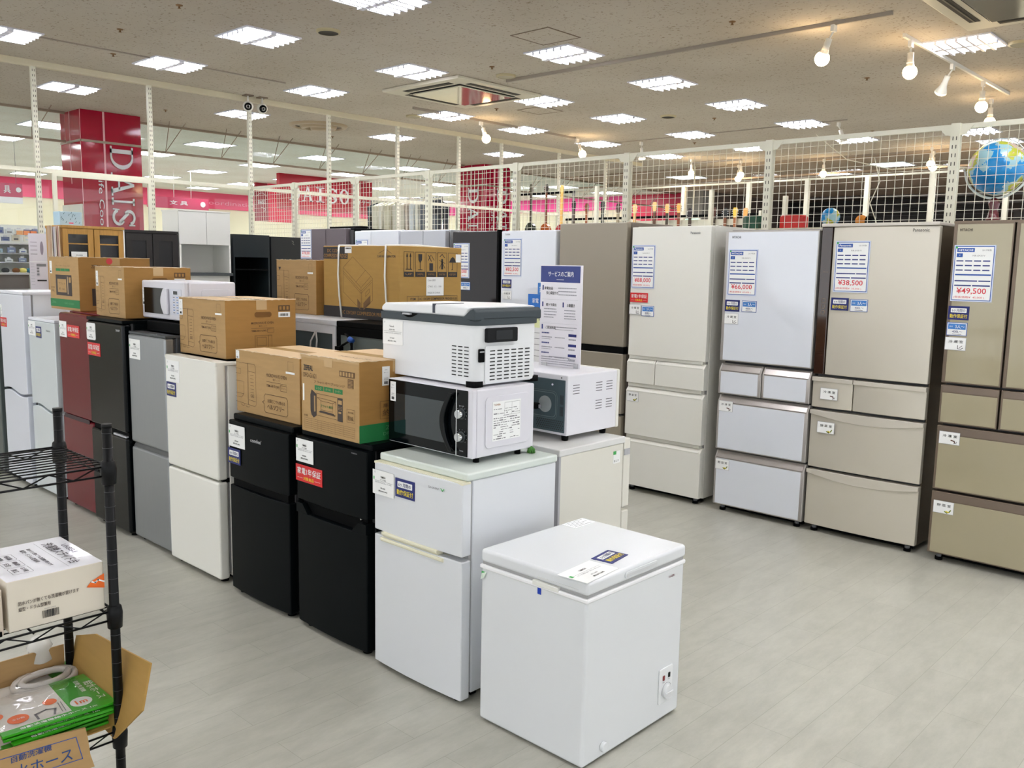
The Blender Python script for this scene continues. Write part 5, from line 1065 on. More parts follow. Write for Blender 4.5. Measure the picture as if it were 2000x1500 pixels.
# the collar rises at the control end
b = MB().at(FF(0, d + .006, 0)); b.prism([(w * .70, .250), (w * .78, .262), (w * .93, .292), (w - .008, .297), (w + .006, .286), (w + .006, .250)], -.0, d + .012, SLATE); b.build('collar_end', t, bevel=.008)
lid = MB().at(FF(0, d + .002, 0)); lid.prism([(-w - .002, .262), (-w - .002, .283), (-w + .02, .297), (0, .303), (w * .50, .305), (w * .93, .300), (w * .79, .262)], 0, d + .004, BW); lo = lid.build('lid', t, bevel=.009)
MB().box(.043, .056, -.004, .15, .270, .3055, M('latch_navy', (42, 48, 64), .4)).build('hinge_strap', t)
b = MB().at(FF(0, -.0062, 0)); b.prism([(-.15 + .11 * k / 12 + .0, .262 - .017 * math.sin(math.pi * k / 12)) for k in range(13)], 0, .001, BLACKM); b.box(-.125, -.078, .256, .262, .001, .012, LGREY); b.build('latch', t)
b = MB().at(FF(0, -.0003, 0)); VB = M('vent_black', (24, 24, 26), .7)
for r in range(9):
    for k in range(3): b.rrect(w - .125 + k * .0345, w - .125 + k * .0345 + .0245, .148 - r * .0137, .152 - r * .0137, .0015, 0, .0006, VB, 2)
b.build('vent_grille', t)
FS = FR(w + .0003, 0, 0)
dp = MB().at(FS).rrect(.05, .215, .168, .222, .006, 0, .016, M('display_frame', (14, 16, 19), .5, spec=.2)); dpo = dp.build('display', t, bevel=.002)
MB().at(FR(w + .0165, 0, 0)).rrect(.095, .185, .178, .213, .002, 0, .001, BLACKG).build('screen', dpo)
pn = MB().at(FS).rrect(.052, .318, .012, .155, .008, 0, .004, BW).build('access_panel', t, bevel=.002)
b = MB().at(FR(w + .0045, 0, 0))
for r in range(9):
    for k in range(6): b.rrect(.076 + k * .0385, .076 + k * .0385 + .027, .133 - r * .0137, .1375 - r * .0137, .0015, 0, .0006, VB, 2)
b.build('vent_grille', pn)
MB().at(FS).rrect(.018, .046, .095, .145, .004, 0, .006, BLACKM).box(.021, .043, .132, .137, .006, .0075, LGREY).build('power_socket', t)
for x0, x1, y0, y1 in ((-w - .004, -w + .03, -.004, .03), (w - .05, w + .004, -.004, .05), (w - .05, w + .004, d - .05, d + .004), (-w - .004, -w + .03, d - .03, d + .004)): MB().prism(rr(x0, x1, y0, y1, .014, 4), 0, .022, BLACKM, True).build('corner_foot', t)
b = MB().at(FF(0, -.0008, 0)); b.rect(-w + .008, .128, -w + .138, .228, PAPER, .001); b.text('Temook', -w + .052, .198, -w + .082, .206, INK, .0014, .01); b.text('車載用冷蔵庫', -w + .05, .185, -w + .086, .191, INK, .0014); b.line([(-w + .016, .181), (-w + .13, .181)], .0008, INK, .0014); b.text('K-20 電源DC12V/24V対応 2021年製 幅56 奥行', -w + .016, .172, -w + .126, .177, GINK, .0014); b.text('¥19,800', -w + .055, .150, -w + .083, .157, INK, .0014); b.text('(税込¥21,780)', -w + .042, .138, -w + .095, .145, INK, .0014, .02); b.text('冷', -w + .016, .214, -w + .024, .222, GINK, .0014); b.build('product_card', t, 'pale product card')

# ================================================================ NOTICES ON THE MICROWAVE FACING AWAY
t = thing('service_notice', 'tall white service notice with an indigo heading, standing on the microwave facing away', 'sign', (-2.712, 3.085, 1.144), R(2)); w = .240
MB().box(0, w, 0, .004, .0, .464, M('board_white', (228, 226, 232), .4)).build('board', t)
b = MB().at(FF(0, -.0002, 0)); b.box(.001, w - .012, .386, .460, 0, .0006, INDIGO); b.text('サービスのご案内', .045, .412, .190, .436, PAPER, .001, .025); b.line([(.095, .398), (.135, .398)], .002, PAPER, .001)
for u, v, s, uw in ((.012, .352, '家電全品', .05), (.024, .330, '安心保証付き', .07), (.024, .276, '軽トラ貸出', .06), (.145, .276, 'お取置き', .045), (.024, .172, 'ご配送料金', .06)): b.text(s, u + .012, v, u + .012 + uw, v + .014, INK, .0008, .02)
for u, v in ((.012, .350), (.012, .274), (.132, .274), (.012, .170)): b.box(u, u + .007, v, v + .022, 0, .0008, INDIGO)
for v in (.308, .198): b.line([(.012, v), (w - .02, v)], .0008, LGREY, .0008)
rn = random.Random(5)
def smallprint(u0, u1, v, h=.004, m=GINK):
    u = u0; m = M('print_pale', (150, 150, 158), .6) if m is GINK else m
    while u < u1 - .004:
        k = rn.uniform(.003, .009); b.box(u, min(u + k, u1), v, v + h, 0, .0008, m); u += k + .0018
for k in range(3): smallprint(.105, .212, .358 - k * .015); smallprint(.024, .10, .262 - k * .013); smallprint(.143, .205, .258 - k * .013)
smallprint(.024, .085, .224); smallprint(.143, .21, .221); smallprint(.090, .215, .180); smallprint(.092, .2, .170, .002)
for k in range(3):
    v = .150 - k * .046; smallprint(.014, .06, v, .006, INDIGO); smallprint(.014, .078, v - .018); smallprint(.092, .15, v - .018); smallprint(.014, .07, v - .026, .002); b.box(.170, .215, v - .008, v + .004, 0, .0008, NAVY); smallprint(.172, .212, v - .024, .006)
for k in range(6): smallprint(.014, .214, .030 - k * .0 - k * .010 + .0, .003) if k < 3 else None
smallprint(.06, .18, .042); b.build('print', t, 'indigo heading and small print')
MB().box(w - .032, w - .010, -.006, .012, -.0, .022, CHROME).build('clip', t, 'metal clip'); MB().box(.02, .05, -.006, .012, -.0, .015, CHROME).build('clip', t)
t = thing('sale_notice', 'second white notice with a bright blue top, half hidden behind the service notice', 'sign', (-2.865, 3.170, 1.144))
MB().box(0, .15, 0, .004, 0, .325, PAPER).build('board', t)
b = MB().at(FF(0, -.0002, 0)); b.box(0, .15, .255, .325, 0, .0006, M('bright_blue', (16, 108, 196), .4)); b.text('家電', .028, .282, .068, .305, PAPER, .001, .02); b.box(0, .15, .165, .25, 0, .0006, M('pale_yellow', (226, 232, 176), .5)); b.text('店', .07, .2, .09, .22, INK, .001)
for k in range(5): b.line([(.02, .14 - k * .028), (.11, .14 - k * .028)], .002, GINK, .001)
b.build('print', t)

# ================================================================ WIRE RACK (foreground left)
RK = M('rack_black', (10, 11, 13), .38, spec=.2)
t = thing('wire_rack', 'black wire shelving rack in the foreground at the left edge', 'rack', (-2.523, .50, 0)); hx, y1, y0 = .172, .445, -.42
for x in (-hx, hx):
    for y in (y0, y1):
        b = MB().cyl((x, y, 0), .0127, 1.163, RK, 20)
        for k in range(28): b.cyl((x, y, .06 + k * .04), .0133, .0015, M('rack_groove', (44, 46, 50), .3), 20)
        b.cyl((x, y, 1.155), .0135, .010, RK, 20); p = b.build('post', t)
        for z in (1.05, .648, .300): MB().lathe([(.0135, -.045), (.019, -.042), (.021, .0), (.018, .018), (.0135, .022)], (x, y, z - .005), RK, 20).build('collar', p)
for z in (1.05, .648, .300):
    b = MB(); r = .003
    for zz in (z, z - .025):
        b.tube([(-hx, y0, zz), (-hx, y1, zz), ], r, RK); b.tube([(hx, y0, zz), (hx, y1, zz)], r, RK); b.tube([(-hx, y0, zz), (hx, y0, zz)], r, RK); b.tube([(-hx, y1, zz), (hx, y1, zz)], r, RK)
    n = 14
    for x in (-hx, hx): b.tube([(x, y1 - .03 - k * .06, z - (.025 if k % 2 else 0)) for k in range(n)], .0022, RK, 5, False)
    for y in (y0, y1): b.tube([(-hx + .02 + k * .05, y, z - (.025 if k % 2 else 0)) for k in range(7)], .0022, RK, 5, False)
    for k in range(1, 11): x = -hx + 2 * hx * k / 11; b.tube([(x, y0, z + .002), (x, y1, z + .002)], .0020, RK, 5)
    for y in (-.2, .02, .24): b.tube([(-hx, y, z - .004), (hx, y, z - .004)], .0028, RK, 5)
    b.build('wire_shelf', t)
# white slide-stand carton on the middle shelf
def rbox(label, x0, x1, y0, y1, z0, z1, mt, ms, rz=0, nm='cardboard_carton', group=None):
    t = thing(nm, label, 'carton', ((x0 + x1) / 2, (y0 + y1) / 2, z0), rz, group); w, d, h = (x1 - x0) / 2, (y1 - y0) / 2, z1 - z0
    c = MB().box(-w, w, -d, d, 0, h, ms); c.m[1] = c.mi(mt); c.build('body', t, bevel=.003, seg=2); return t, w, d, h
IV = M('ivory_card', (214, 206, 190), .6)
t, w, d, h = rbox('white carton with Japanese lettering on the middle shelf of the wire rack', -2.668, -2.365, .688, .926, .655, .789, M('carton_white_top', (222, 222, 228), .35, coat=.3), IV)
b = MB().at(FR(w + .0016, -d, 0)); b.text('防水パンが無くても洗濯機が置けます', .024, .066, .172, .077, M('ink_brown', (66, 50, 44), .6), .0006, .015); b.text('縦型・ドラム型兼用', .024, .050, .100, .061, M('ink_brown'), .0006, .015); barcode(b, .080, .018, .040, .020, .0006); b.text('4560371 010018', .084, .041, .112, .044, GINK, .0006)
b.prism([(.205, .086), (.238, .100), (.238, .060), (.192, .072)], 0, .0008, M('arrow_orange', (232, 104, 24), .4)); b.line([(.206, .084), (.214, .080), (.222, .086), (.237, .078)], .004, PAPER, .0012); b.build('print', t)
b = MB().at(frame((-w, -d, h + .0004), (0, 1, 0), (-1, 0, 0)))      # top print, read from the far end
b.at(FT(-w, -d, h + .0004))
b.text('洗濯機スライド台', .195 * 1.0, .02, .225, .20, M('ink_top', (60, 50, 62), .6), .0006, .02, 0)
b.build('print', t)
for o in (b,): pass
me = t.children[-1]; bpy.data.objects.remove(me)
b = MB().at(FT(-w, -d, h + .0016)); IT = M('ink_top')
def vtext(s, x0, y0, x1, y1, bold=.01):       # characters stacked so that the line runs towards the camera along x, tops to +y... read from the left
    vs, fs = text_shape(s, bold); b.add([(x0 + p * (x1 - x0), y0 + q * (y1 - y0), .0004 + z) for p, q, z in vs], fs, IT)
vtext('洗濯機スライド台', .05, .166, .27, .196, .02); vtext('UHSG-1', .09, .205, .18, .220); b.line([(.03, .155), (.29, .155)], .0008, GINK, .0005)
vtext('防水パンが無くても洗濯機が置けます', .07, .122, .25, .132); vtext('縦型・ドラム型兼用', .07, .104, .20, .116)
for k, (s1, s2) in enumerate((('耐荷重', '軽量'), ('静音', '安定'), ('お手軽', '施工'))):
    x = .085 + k * .062; b.line(rr(x, x + .056, .03, .078, .006, 3), .001, IT, .0006, True); vtext(s1, x + .01, .058, x + .046, .070); vtext(s2, x + .01, .036, x + .04, .050)
b.box(.10, .15, .0, .03, 0, .0006, BLUE)
b.build('print', t)
t, w, d, h = rbox('second pale carton beside the white one, cut by the left edge of the picture', -2.64, -2.362, .42, .676, .655, .775, IV, M('pale_side', (196, 182, 166), .55)); MB().at(FR(w + .001, -d, 0)).box(.10, .25, .0, .012, 0, .004, BLACKM).build('edge_strip', t)
# open carton tray on the lower shelf with hose packets
t = thing('open_carton', 'torn open brown carton with hand-written front flap on the lower shelf of the wire rack', 'carton', (-2.53, .72, .305)); c = MB(); CI = CARDY
c.box(-.17, .158, -.28, .21, 0, .004, CI); c.box(-.17, -.166, -.28, .21, .004, .14, CARD); c.box(-.166, .158, -.28, -.276, .004, .10, CARD)
c.build('tray', t)
b = MB().at(frame((.165, -.28, -.055), (.06, 1, 0), (.04, 0, 1)))
b.prism([(0, -.02), (0, .122), (.05, .116), (.12, .119), (.22, .111), (.34, .106), (.41, .101), (.415, .07), (.42, .02), (.43, -.02)], -.003, .003, CARD)
b.line([(.0, .098), (.385, .084), (.400, .016), (0, .03)], .002, BLUE, .0036); INKB = M('pen_blue', (34, 70, 130), .6)
b.text('自動洗濯機', .23, .070, .325, .088, INKB, .0038, .02); b.text('給水ホース', .20, .022, .375, .060, INKB, .0038, .01); b.build('front_flap', t, 'brown flap with blue hand-lettering')
b = MB().at(FF(-2.872 + 2.53, .275, 0)); b.prism([(0, -.01), (0, .150), (.09, .182), (.20, .216), (.36, .207), (.62, .213 + .01), (.64, .10), (.38, -.03)], -.003, .003, CARDY)
q = MB().at(frame((-.17, .212, .0), (1, .0, 0), (0, .25, 1))); q.prism([(0, 0), (0, .16), (.12, .20), (.30, .212), (.47, .225), (.478, .10), (.36, -.02)], -.003, .003, CARDY); q.line([(.32, .0), (.33, .215)], .002, M('fold_line', (140, 98, 44), .8), -.0032); q.build('side_flap', t, 'large flap leaning out to the right')
# hose packets lying in the carton
def packet(label, x, y, z, rz, tilt=0, group='hose packets in the carton', full=True, hose=True):
    t = thing('hose_packet', label, 'packet', (x, y, z), rz, group); t.rotation_euler.x = tilt
    MB().box(-.145, .145, -.115, .115, 0, .006, M('packet_paper', (222, 218, 212), .45)).box(.03, .146, -.1155, .1155, -.0005, .0066, GREENP).box(-.146, .146, -.1165, -.09, -.0006, .0067, GREENP).build('card', t, bevel=.001)
    b = MB().at(FT(0, 0, .0068))
    b.text('給水ホース', .105, -.07, .130, .06, PAPER, .0004, .02, 1); b.text('自動洗濯機', .085, -.0, .098, .08, PAPER, .0004, .01, 1); b.cyl((.065, -.055, 0), .028, .0006, PAPER, 24); b.text('1m', .05, -.068, .08, -.044, ORANGE, .001, .03)
    b.cyl((-.09, -.045, 0), .026, .0005, ORANGE, 24); b.cyl((-.135, -.0, 0), .02, .0005, ORANGE, 24); b.cyl((.0, .0, 0), .018, .0005, ORANGE, 20); b.text('全自動', -.105, -.05, -.075, -.04, PAPER, .001)
    b.line([(-.05, -.08), (-.05, -.05), (-.02, -.04), (0, -.05), (-.01, -.08)], .006, GINK, .0006); b.line([(.015, -.02), (.01, -.08)], .002, GINK, .0006); b.line([(.022, -.02), (.018, -.08)], .002, GINK, .0006)
    b.text('自動洗濯機給水ホース 1m', -.10, -.110, .09, -.098, PAPER, .0006, .02); b.build('print', t)
    if full:
        h = MB(); HM = M('hose_white', (206, 202, 198), .3)
        if hose: h.tube([(.0 + .085 * math.cos(R(a)), .03 + .055 * math.sin(R(a)), .019) for a in range(0, 361, 18)], .010, HM, 8)
        if hose: h.tube([(.0 + .065 * math.cos(R(a)), .03 + .035 * math.sin(R(a)), .026) for a in range(0, 361, 18)], .010, HM, 8); h.build('hose', t)
        f = MB(); rn = random.Random(int(x * -1000)); nx, ny = 14, 10; vs = []; fs = []
        for j in range(ny + 1):
            for i in range(nx + 1):
                u = -.15 + .30 * i / nx; v = -.09 + .2 * j / ny; e = min(1, min(i, nx - i, j, ny - j) / 2.5); vs.append((u, v, .008 + e * ((.032 if hose else .009) + rn.uniform(-.004, .004))))
        for j in range(ny):
            for i in range(nx): k = j * (nx + 1) + i; fs.append((k, k + 1, k + nx + 2, k + nx + 1))
        f.add(vs, fs, FILM, True); f.build('clear_bag', t)
    return t
packet('green and white hose packet, topmost in the carton on the lower shelf', -2.492, .815, .372, R(87), 0, hose=False)
packet('green and white hose packet directly under the topmost one', -2.486, .823, .360, R(84), 0, full=False)
packet('green and white hose packet third from the top, showing a green edge', -2.482, .830, .348, R(90), 0, full=False)
packet('hose packet with pale hose at the back of the carton, lying behind the top stack', -2.62, .86, .352, R(97), R(5))
for k in range(3): 
    p = packet('green and white hose packet at the bottom of the carton', -2.51, .79 + .01 * k, .311 + k * .011, R(88 + k * 2), 0, full=False)
t = thing('hose_fitting', 'pale plastic hose fitting standing behind the green packets in the carton', 'fitting', (-2.72, .87, .40)); MB().lathe([(.02, 0), (.035, .01), (.03, .04), (.036, .05), (.02, .08), (.001, .085)], (0, 0, 0), M('fitting_clear', (214, 212, 206), .25), 16).build('fitting', t)

# ================================================================ CABINETS BEHIND THE CENTRE ROW (facing +X)
def cabinet(label, y0, y1, xf, depth, h, m, name='glazed_cabinet', cat='cabinet'):
    return thing(name, label, cat, (xf, (y0 + y1) / 2, 0)), (y1 - y0) / 2
XF = -8.6
t, w = cabinet('oak cupboard with two glazed doors and a small price card', 3.135, 3.695, XF, .4, 1.89, WOOD)
MB().box(-.4, -.025, -w, w, 0, 1.89, WOOD).build('carcass', t); MB().box(-.41, .004, -w - .006, w + .006, 1.87, 1.895, WOOD).build('top', t, bevel=.003)
MB().box(-.4, .0, w - .004, w + .008, 0, 1.885, PAPER).build('side_edge', t)
for s in (-1, 1):
    a, c = (-w, -.004) if s < 0 else (.004, w); b = MB().at(FR(-.022, 0, 0)); z0, z1 = .9, 1.865
    b.box(a, a + .05, z0, z1, 0, .02, WOOD).box(c - .05, c, z0, z1, 0, .02, WOOD).box(a + .05, c - .05, z1 - .05, z1, 0, .02, WOOD).box(a + .05, c - .05, z0, z0 + .07, 0, .02, WOOD); d = b.build('door', t, bevel=.002)
    MB().at(FR(-.016, 0, 0)).box(a + .05, c - .05, z0 + .07, z1 - .05, 0, .004, DGLASS).build('glass_panel', d); b = MB().at(FR(-.011, 0, 0)).box(a + .05, c - .05, 1.722, 1.734, 0, .003, WOOD).box(a + .05, c - .05, 1.585, 1.597, 0, .003, WOOD); b.build('shelf', d)
    MB().at(FR(-.022, 0, 0)).box(a, c, .03, .88, 0, .02, WOOD).build('door', t, bevel=.002)
b = MB().at(FR(.001, 0, 0)); b.rect(-w + .07, 1.56, -w + .21, 1.655, PAPER, .002); b.text('¥5,500', -w + .11, 1.615, -w + .17, 1.63, GINK, .003, .01); b.build('price_card', t)
b = MB()
t, w = cabinet('black-brown cupboard with two panelled doors, next to the oak one', 3.715, 4.240, XF, .4, 1.875, DARKW, 'panelled_cabinet')
MB().box(-.4, -.025, -w, w, 0, 1.87, DARKW).box(-.41, .0, -w - .004, w + .004, 1.855, 1.878, DARKW).build('carcass', t)
for s in (-1, 1):
    a, c = (-w, -.004) if s < 0 else (.004, w); b = MB().at(FR(-.022, 0, 0)); b.box(a, c, .1, 1.845, 0, .012, M('panel_black', (20, 20, 22), .35)); b.box(a, a + .06, .1, 1.845, .012, .02, DARKW).box(c - .06, c, .1, 1.845, .012, .02, DARKW).box(a + .06, c - .06, 1.78, 1.845, .012, .02, DARKW).box(a + .06, c - .06, .1, .17, .012, .02, DARKW); b.build('door', t)
CW = M('cabinet_white', (234, 234, 228), .3)
t, w = cabinet('tall white kitchen cabinet with two upper doors above an open niche', 4.252, 4.815, XF, .45, 2.1, CW, 'kitchen_cabinet')
MB().box(-.36, -.02, -w, w, 1.757, 2.095, CW).box(-.36, -.34, -w, w, 0, 1.757, CW).box(-.36, 0, -w, -w + .018, 0, 1.757, CW).box(-.36, 0, w - .018, w, 0, 1.757, CW).box(-.45, -.0, -w, w, .0, 1.44, CW).build('carcass', t)
MB().box(-.37, .006, -w - .005, w + .005, 2.09, 2.104, CW).build('top', t)
for a, c in ((-w, .014), (.018, w)): MB().box(-.02, 0, a, c, 1.757, 2.088, M('door_white', (224, 224, 220), .15, coat=.3)).build('door', t, bevel=.002)
MB().box(-.47, .04, -w, w, 1.44, 1.47, M('worktop_dark', (70, 74, 76), .4)).build('worktop', t)
t, w = cabinet('black open storage cabinet with a hollow lower bay, right of the white cabinet', 4.845, 5.28, XF, .4, 1.885, BLACK, 'storage_cabinet')
BS = M('black_slate', (26, 34, 38), .4)
MB().box(-.4, 0, -w, -w + .018, 0, 1.88, BS).box(-.4, 0, w - .018, w, 0, 1.88, BS).box(-.4, -.38, -w, w, 0, 1.88, BLACKM).box(-.4, 0, -w + .018, w - .018, 1.862, 1.88, BS).box(-.38, -.0, -w + .018, w - .018, 1.64, 1.655, BS).box(-.38, -.0, -w + .018, w - .018, 1.50, 1.515, BLACKM).box(-.38, 0, -w + .018, w - .018, .0, .9, BS).build('carcass', t)
MB().box(-.02, .0, -w + .018, w - .018, 1.655, 1.862, BS).build('door', t)
t, w = cabinet('black closed storage cabinet next to the open one, near the mesh partition', 5.30, 5.725, XF, .4, 1.875, BLACK, 'storage_cabinet')
MB().box(-.4, 0, -w, w, 0, 1.87, M('black_plain', (24, 27, 28), .5)).build('carcass', t); MB().at(FR(.0, 0, 0)).line([(.05, 1.83), (.07, 1.82), (.06, 1.80), (.075, 1.79)], .006, M('string_grey', (120, 116, 108), .6), .004).build('string', t)
for y, dz, m, s in ((3.035, 0, M('board_tan', (186, 160, 134), .6), 'tan board edge, first of three boards left of the oak cupboard'), (3.068, -.01, PAPERG, 'pale board edge, middle of three boards left of the oak cupboard'), (3.098, .0, M('board_pink', (190, 156, 140), .6), 'pinkish board edge, third of three boards left of the oak cupboard')):
    b = MB().box(-.06, 0, -.010, .010, 0, 1.885 + dz, m).box(-.0, .004, .004, .010, 0, 1.885 + dz, M('edge_cream', (226, 218, 196), .5)); tag(b.build('leaning_board', loc=(XF, y, 0)), s, 'board', 'boards beside the oak cupboard')
t = thing('gift_box', 'pale blue box with small dark flecks on top of the oak cupboard', 'box', (-8.85, 3.28, 1.896)); LB = M('box_pale_blue', (168, 200, 220), .5)
MB().box(-.08, .08, -.10, .10, 0, .13, LB).build('body', t, bevel=.003); b = MB().at(FR(.081, 0, 0)); rn = random.Random(9)
for k in range(14): x, z = rn.uniform(-.09, .09), rn.uniform(.015, .12); b.line([(x, z), (x + .006, z + .012)], .004, M('fleck_navy', (50, 80, 110), .6), .0005)
b.box(-.02, .02, .02, .03, 0, .0006, PINK); b.build('print', t)
# steel counter, notice on it
t = thing('steel_counter', 'low stainless steel counter with an upstand at the left edge', 'counter', (-9.5, 2.75, 0)); MB().box(-.25, .28, -.65, .45, 0, 1.28, STEEL).build('body', t, bevel=.004); MB().box(-.25, -.21, -.65, .45, 1.28, 1.42, M('steel_dull', (118, 114, 110), .45, metal=.6)).box(-.26, -.20, -.65, .45, 1.42, 1.44, M('steel_rim', (200, 204, 206), .3, metal=.5)).build('upstand', t)
t = thing('standing_notice', 'narrow pale standing notice with grey bars on the steel counter', 'sign', (-9.38, 3.10, 1.282), R(66)); MB().box(0, .17, 0, .006, 0, .545, M('notice_lilac', (212, 208, 216), .5)).build('board', t)
b = MB().at(FF(0, -.0004, 0) @ Matrix.Diagonal((.515, .96, 1, 1))); b.box(0, .33, .28, .285, 0, .001, PAPER); b.prism([(.22 + .028 * math.cos(R(a)), .42 + .07 * math.sin(R(a))) for a in range(0, 360, 20)], 0, .001, M('oval_grey', (140, 130, 144), .5)); b.box(.12, .28, .235, .262, 0, .001, GINK); b.box(.12, .28, .085, .10, 0, .001, INK)
for k in range(3): b.box(.12, .16, .205 - k * .03, .225 - k * .03, 0, .001, GINK)
for k in range(8): b.line([(.02, .26 - k * .03), (.08, .26 - k * .03)], .004, LGREY, .001)
for k in range(4): b.line([(.03, .48 - k * .04), (.14, .48 - k * .04)], .005, GINK if k % 2 else M('oval_grey'), .001)
b.build('print', t)
# shelf of hanging goods
t = thing('gondola_shelf', 'white display shelving with pegs full of pale household goods at the far left', 'shelf', (-12.2, 3.4, 0)); MB().box(-.3, -.27, -.75, .9, 0, 2.0, CW).build('back_panel', t)
for z in (1.38, 1.52, 1.63, 1.75): MB().box(-.27, .04, -.75, .9, z, z + .012, PAPERG).build('shelf_board', t)
for y in (-.75, .1, .9): MB().box(-.3, .05, y - .012, y + .012, 0, 2.0, PAPER).build('upright', t)
rn = random.Random(21); cols = [((226, 230, 236), 'white'), ((170, 196, 214), 'pale blue'), ((210, 214, 218), 'grey white'), ((120, 130, 160), 'slate blue'), ((232, 226, 210), 'cream'), ((150, 178, 170), 'pale green')]
pk = 0
for z, n, hh in ((1.88, 15, .075), (1.79, 14, .07), (1.66, 12, .06), (1.545, 11, .05)):
    for k in range(n):
        c, nm = rn.choice(cols); y = -.68 + 1.5 * k / (n - 1); H = hh * rn.uniform(.7, 1.15); b = MB().box(-.012, .012, -.044, .044, 0, H, M('pack_' + nm.replace(' ', '_'), c, .4)); b.box(-.004, .004, -.02, .02, H, H + .018, PAPERG)
        b.box(.012, .013, -.026, .026, H * .2, H * .5, M('pack_mark_%d' % (k % 3), ((70, 90, 150), (120, 120, 124), (200, 210, 220))[k % 3], .5))
        o = b.build('household_pack', loc=(-12.15 + rn.uniform(-.02, .05), 3.4 + y, z - (0 if z > 1.7 else .012))); tag(o, 'small pale household pack on the display shelving at the far left', 'pack', 'household packs on the display shelving')
for k, (y, c, s) in enumerate(((3.98, (240, 150, 100), 'orange'), (4.06, (236, 132, 84), 'orange'), (3.90, (236, 170, 120), 'orange'))):
    tag(MB().box(-.02, .02, -.035, .035, 0, .05, M('pack_orange_%d' % k, c, .5)).build('snack_pack', loc=(-12.1, y, 1.87)), 'orange pack among the pale goods on the far left shelving', 'pack', 'orange packs')
for y, z, c, s in ((3.92, 1.392, (226, 212, 120), 'yellow'), (4.0, 1.392, (24, 110, 150), 'teal'), (3.84, 1.392, (120, 72, 40), 'brown'), (3.72, 1.392, (40, 42, 48), 'black')):
    tag(MB().sphere((0, 0, .035), .045, M('cloth_' + s, c, .7), 14, 8, .75).build('folded_cloth', loc=(-12.1, y, z)), '%s folded cloth on the lowest visible shelf at the far left' % s, 'cloth')

# ================================================================ BEYOND THE MESH: garments, guitars, stools, globe
t = thing('garment_rack', 'garment rail with hangers seen through the mesh, left of the magenta pillar', 'rail', (0, 0, 0)); MB().tube([(-11.6, 9.0, 2.60), (-9.9, 9.0, 2.60)], .012, CHROME, 8).tube([(-11.6, 9, 0), (-11.6, 9, 2.6)], .012, CHROME, 8).tube([(-9.9, 9, 0), (-9.9, 9, 2.6)], .012, CHROME, 8).build('rail', t)
gc = [((48, 54, 64), 'charcoal', .05), ((214, 208, 186), 'cream', .13), ((226, 222, 210), 'white', .05), ((208, 200, 172), 'beige', .13), ((206, 200, 186), 'brown striped', .10), ((214, 206, 190), 'ivory', .10), ((196, 178, 164), 'dusty pink', .05), ((208, 214, 220), 'pale grey', .10), ((222, 224, 226), 'white', .06), ((92, 98, 112), 'slate', .07), ((52, 58, 68), 'dark', .06)]
gx = [-11.42, -11.27, -11.13, -10.97, -10.78, -10.62, -10.5, -10.38, -10.26, -10.14, -9.98]
for k, ((c, s, th), x) in enumerate(zip(gc, gx)):
    g = thing('garment', '%s garment on the rail behind the mesh, %s' % (s, ORD[k] + ' from the left' if k < 9 else ('second from the right' if k == 9 else 'the rightmost')), 'garment', (x, 9.0, 2.612), 0, 'garments on the rail'); m = M('garment_' + s.replace(' ', '_'), c, .85)
    b = MB().at(FR(0, -.22, 0)); P = [(.02, -.12), (.20, -.05), (.24, -.05), (.42, -.12), (.40, -.75), (.04, -.75)]; b.prism(P, -th / 2, th / 2, m)
    if 'striped' in s:
        for q in range(3): b.prism([(.03, -.2 - q * .18), (.41, -.2 - q * .18), (.41, -.24 - q * .18), (.03, -.24 - q * .18)], -th / 2 - .004, th / 2 + .004, M('stripe_brown', (104, 74, 52), .85))
    b.build('cloth', g); MB().tube([(0, 0, -.06), (0, 0, -.012), (.012, 0, -.006), (.010, 0, .004)], .003, CHROME, 5).build('hanger', g)
def guitar(label, x, z, body=True, neck=(120, 84, 50), head=(40, 30, 26), bc=(96, 50, 24), sc=.72, y=10.0):
    t = thing('guitar', label, 'guitar', (x, y, z), 0, 'guitars on the hanging rail'); t.scale = (sc,) * 3; bs = .5 if x > -8.3 else 1
    b = MB().at(FF(0, 0, 0)); b.prism([(-.03, 0), (-.045, .12), (-.03, .17), (.03, .17), (.045, .12), (.03, 0)], -.01, .01, M('guitar_head_%d' % sum(head), head, .4))
    for k in range(3):
        for s in (-1, 1): b.cyl((s * .055, .03 + k * .04, -.0), .010, .008, CHROME, 8)
    b.build('headstock', t); MB().box(-.026, .026, -.012, .012, -.62, 0, M('guitar_neck_%d' % sum(neck), neck, .5)).build('neck', t)
    if body:
        o = []
        for k in range(40):
            a = 2 * math.pi * k / 40; yy = math.sin(a); r = .15 + (.05 if yy < 0 else .0) - .035 * math.exp(-((yy - .05) / .25) ** 2); o.append((r * bs * math.cos(a), -.86 + .24 * yy))
        b = MB().at(FF(0, 0, 0)); b.prism(o, -.04, .04, M('guitar_body_%d' % sum(bc), bc, .25, coat=.6), False); bo = b.build('body', t, bevel=.008); MB().at(FF(0, -.041, 0)).cyl((0, -.80, 0), .045, .002, BLACKM, 20).box(-.05, .05, -.96, -.945, 0, .008, BLACKM).build('sound_hole', bo)
    return t
t = thing('hanging_rail', 'steel rail with hooks carrying the upper guitars, seen through the mesh', 'rail', (0, 0, 0)); MB().box(-9.4, -8.2, 10.007, 10.03, 2.66, 2.69, BLACKM).box(-9.4, -9.37, 10.007, 10.03, 0, 2.69, STEEL).box(-8.23, -8.2, 10.007, 10.03, 0, 2.69, STEEL).build('bar', t)
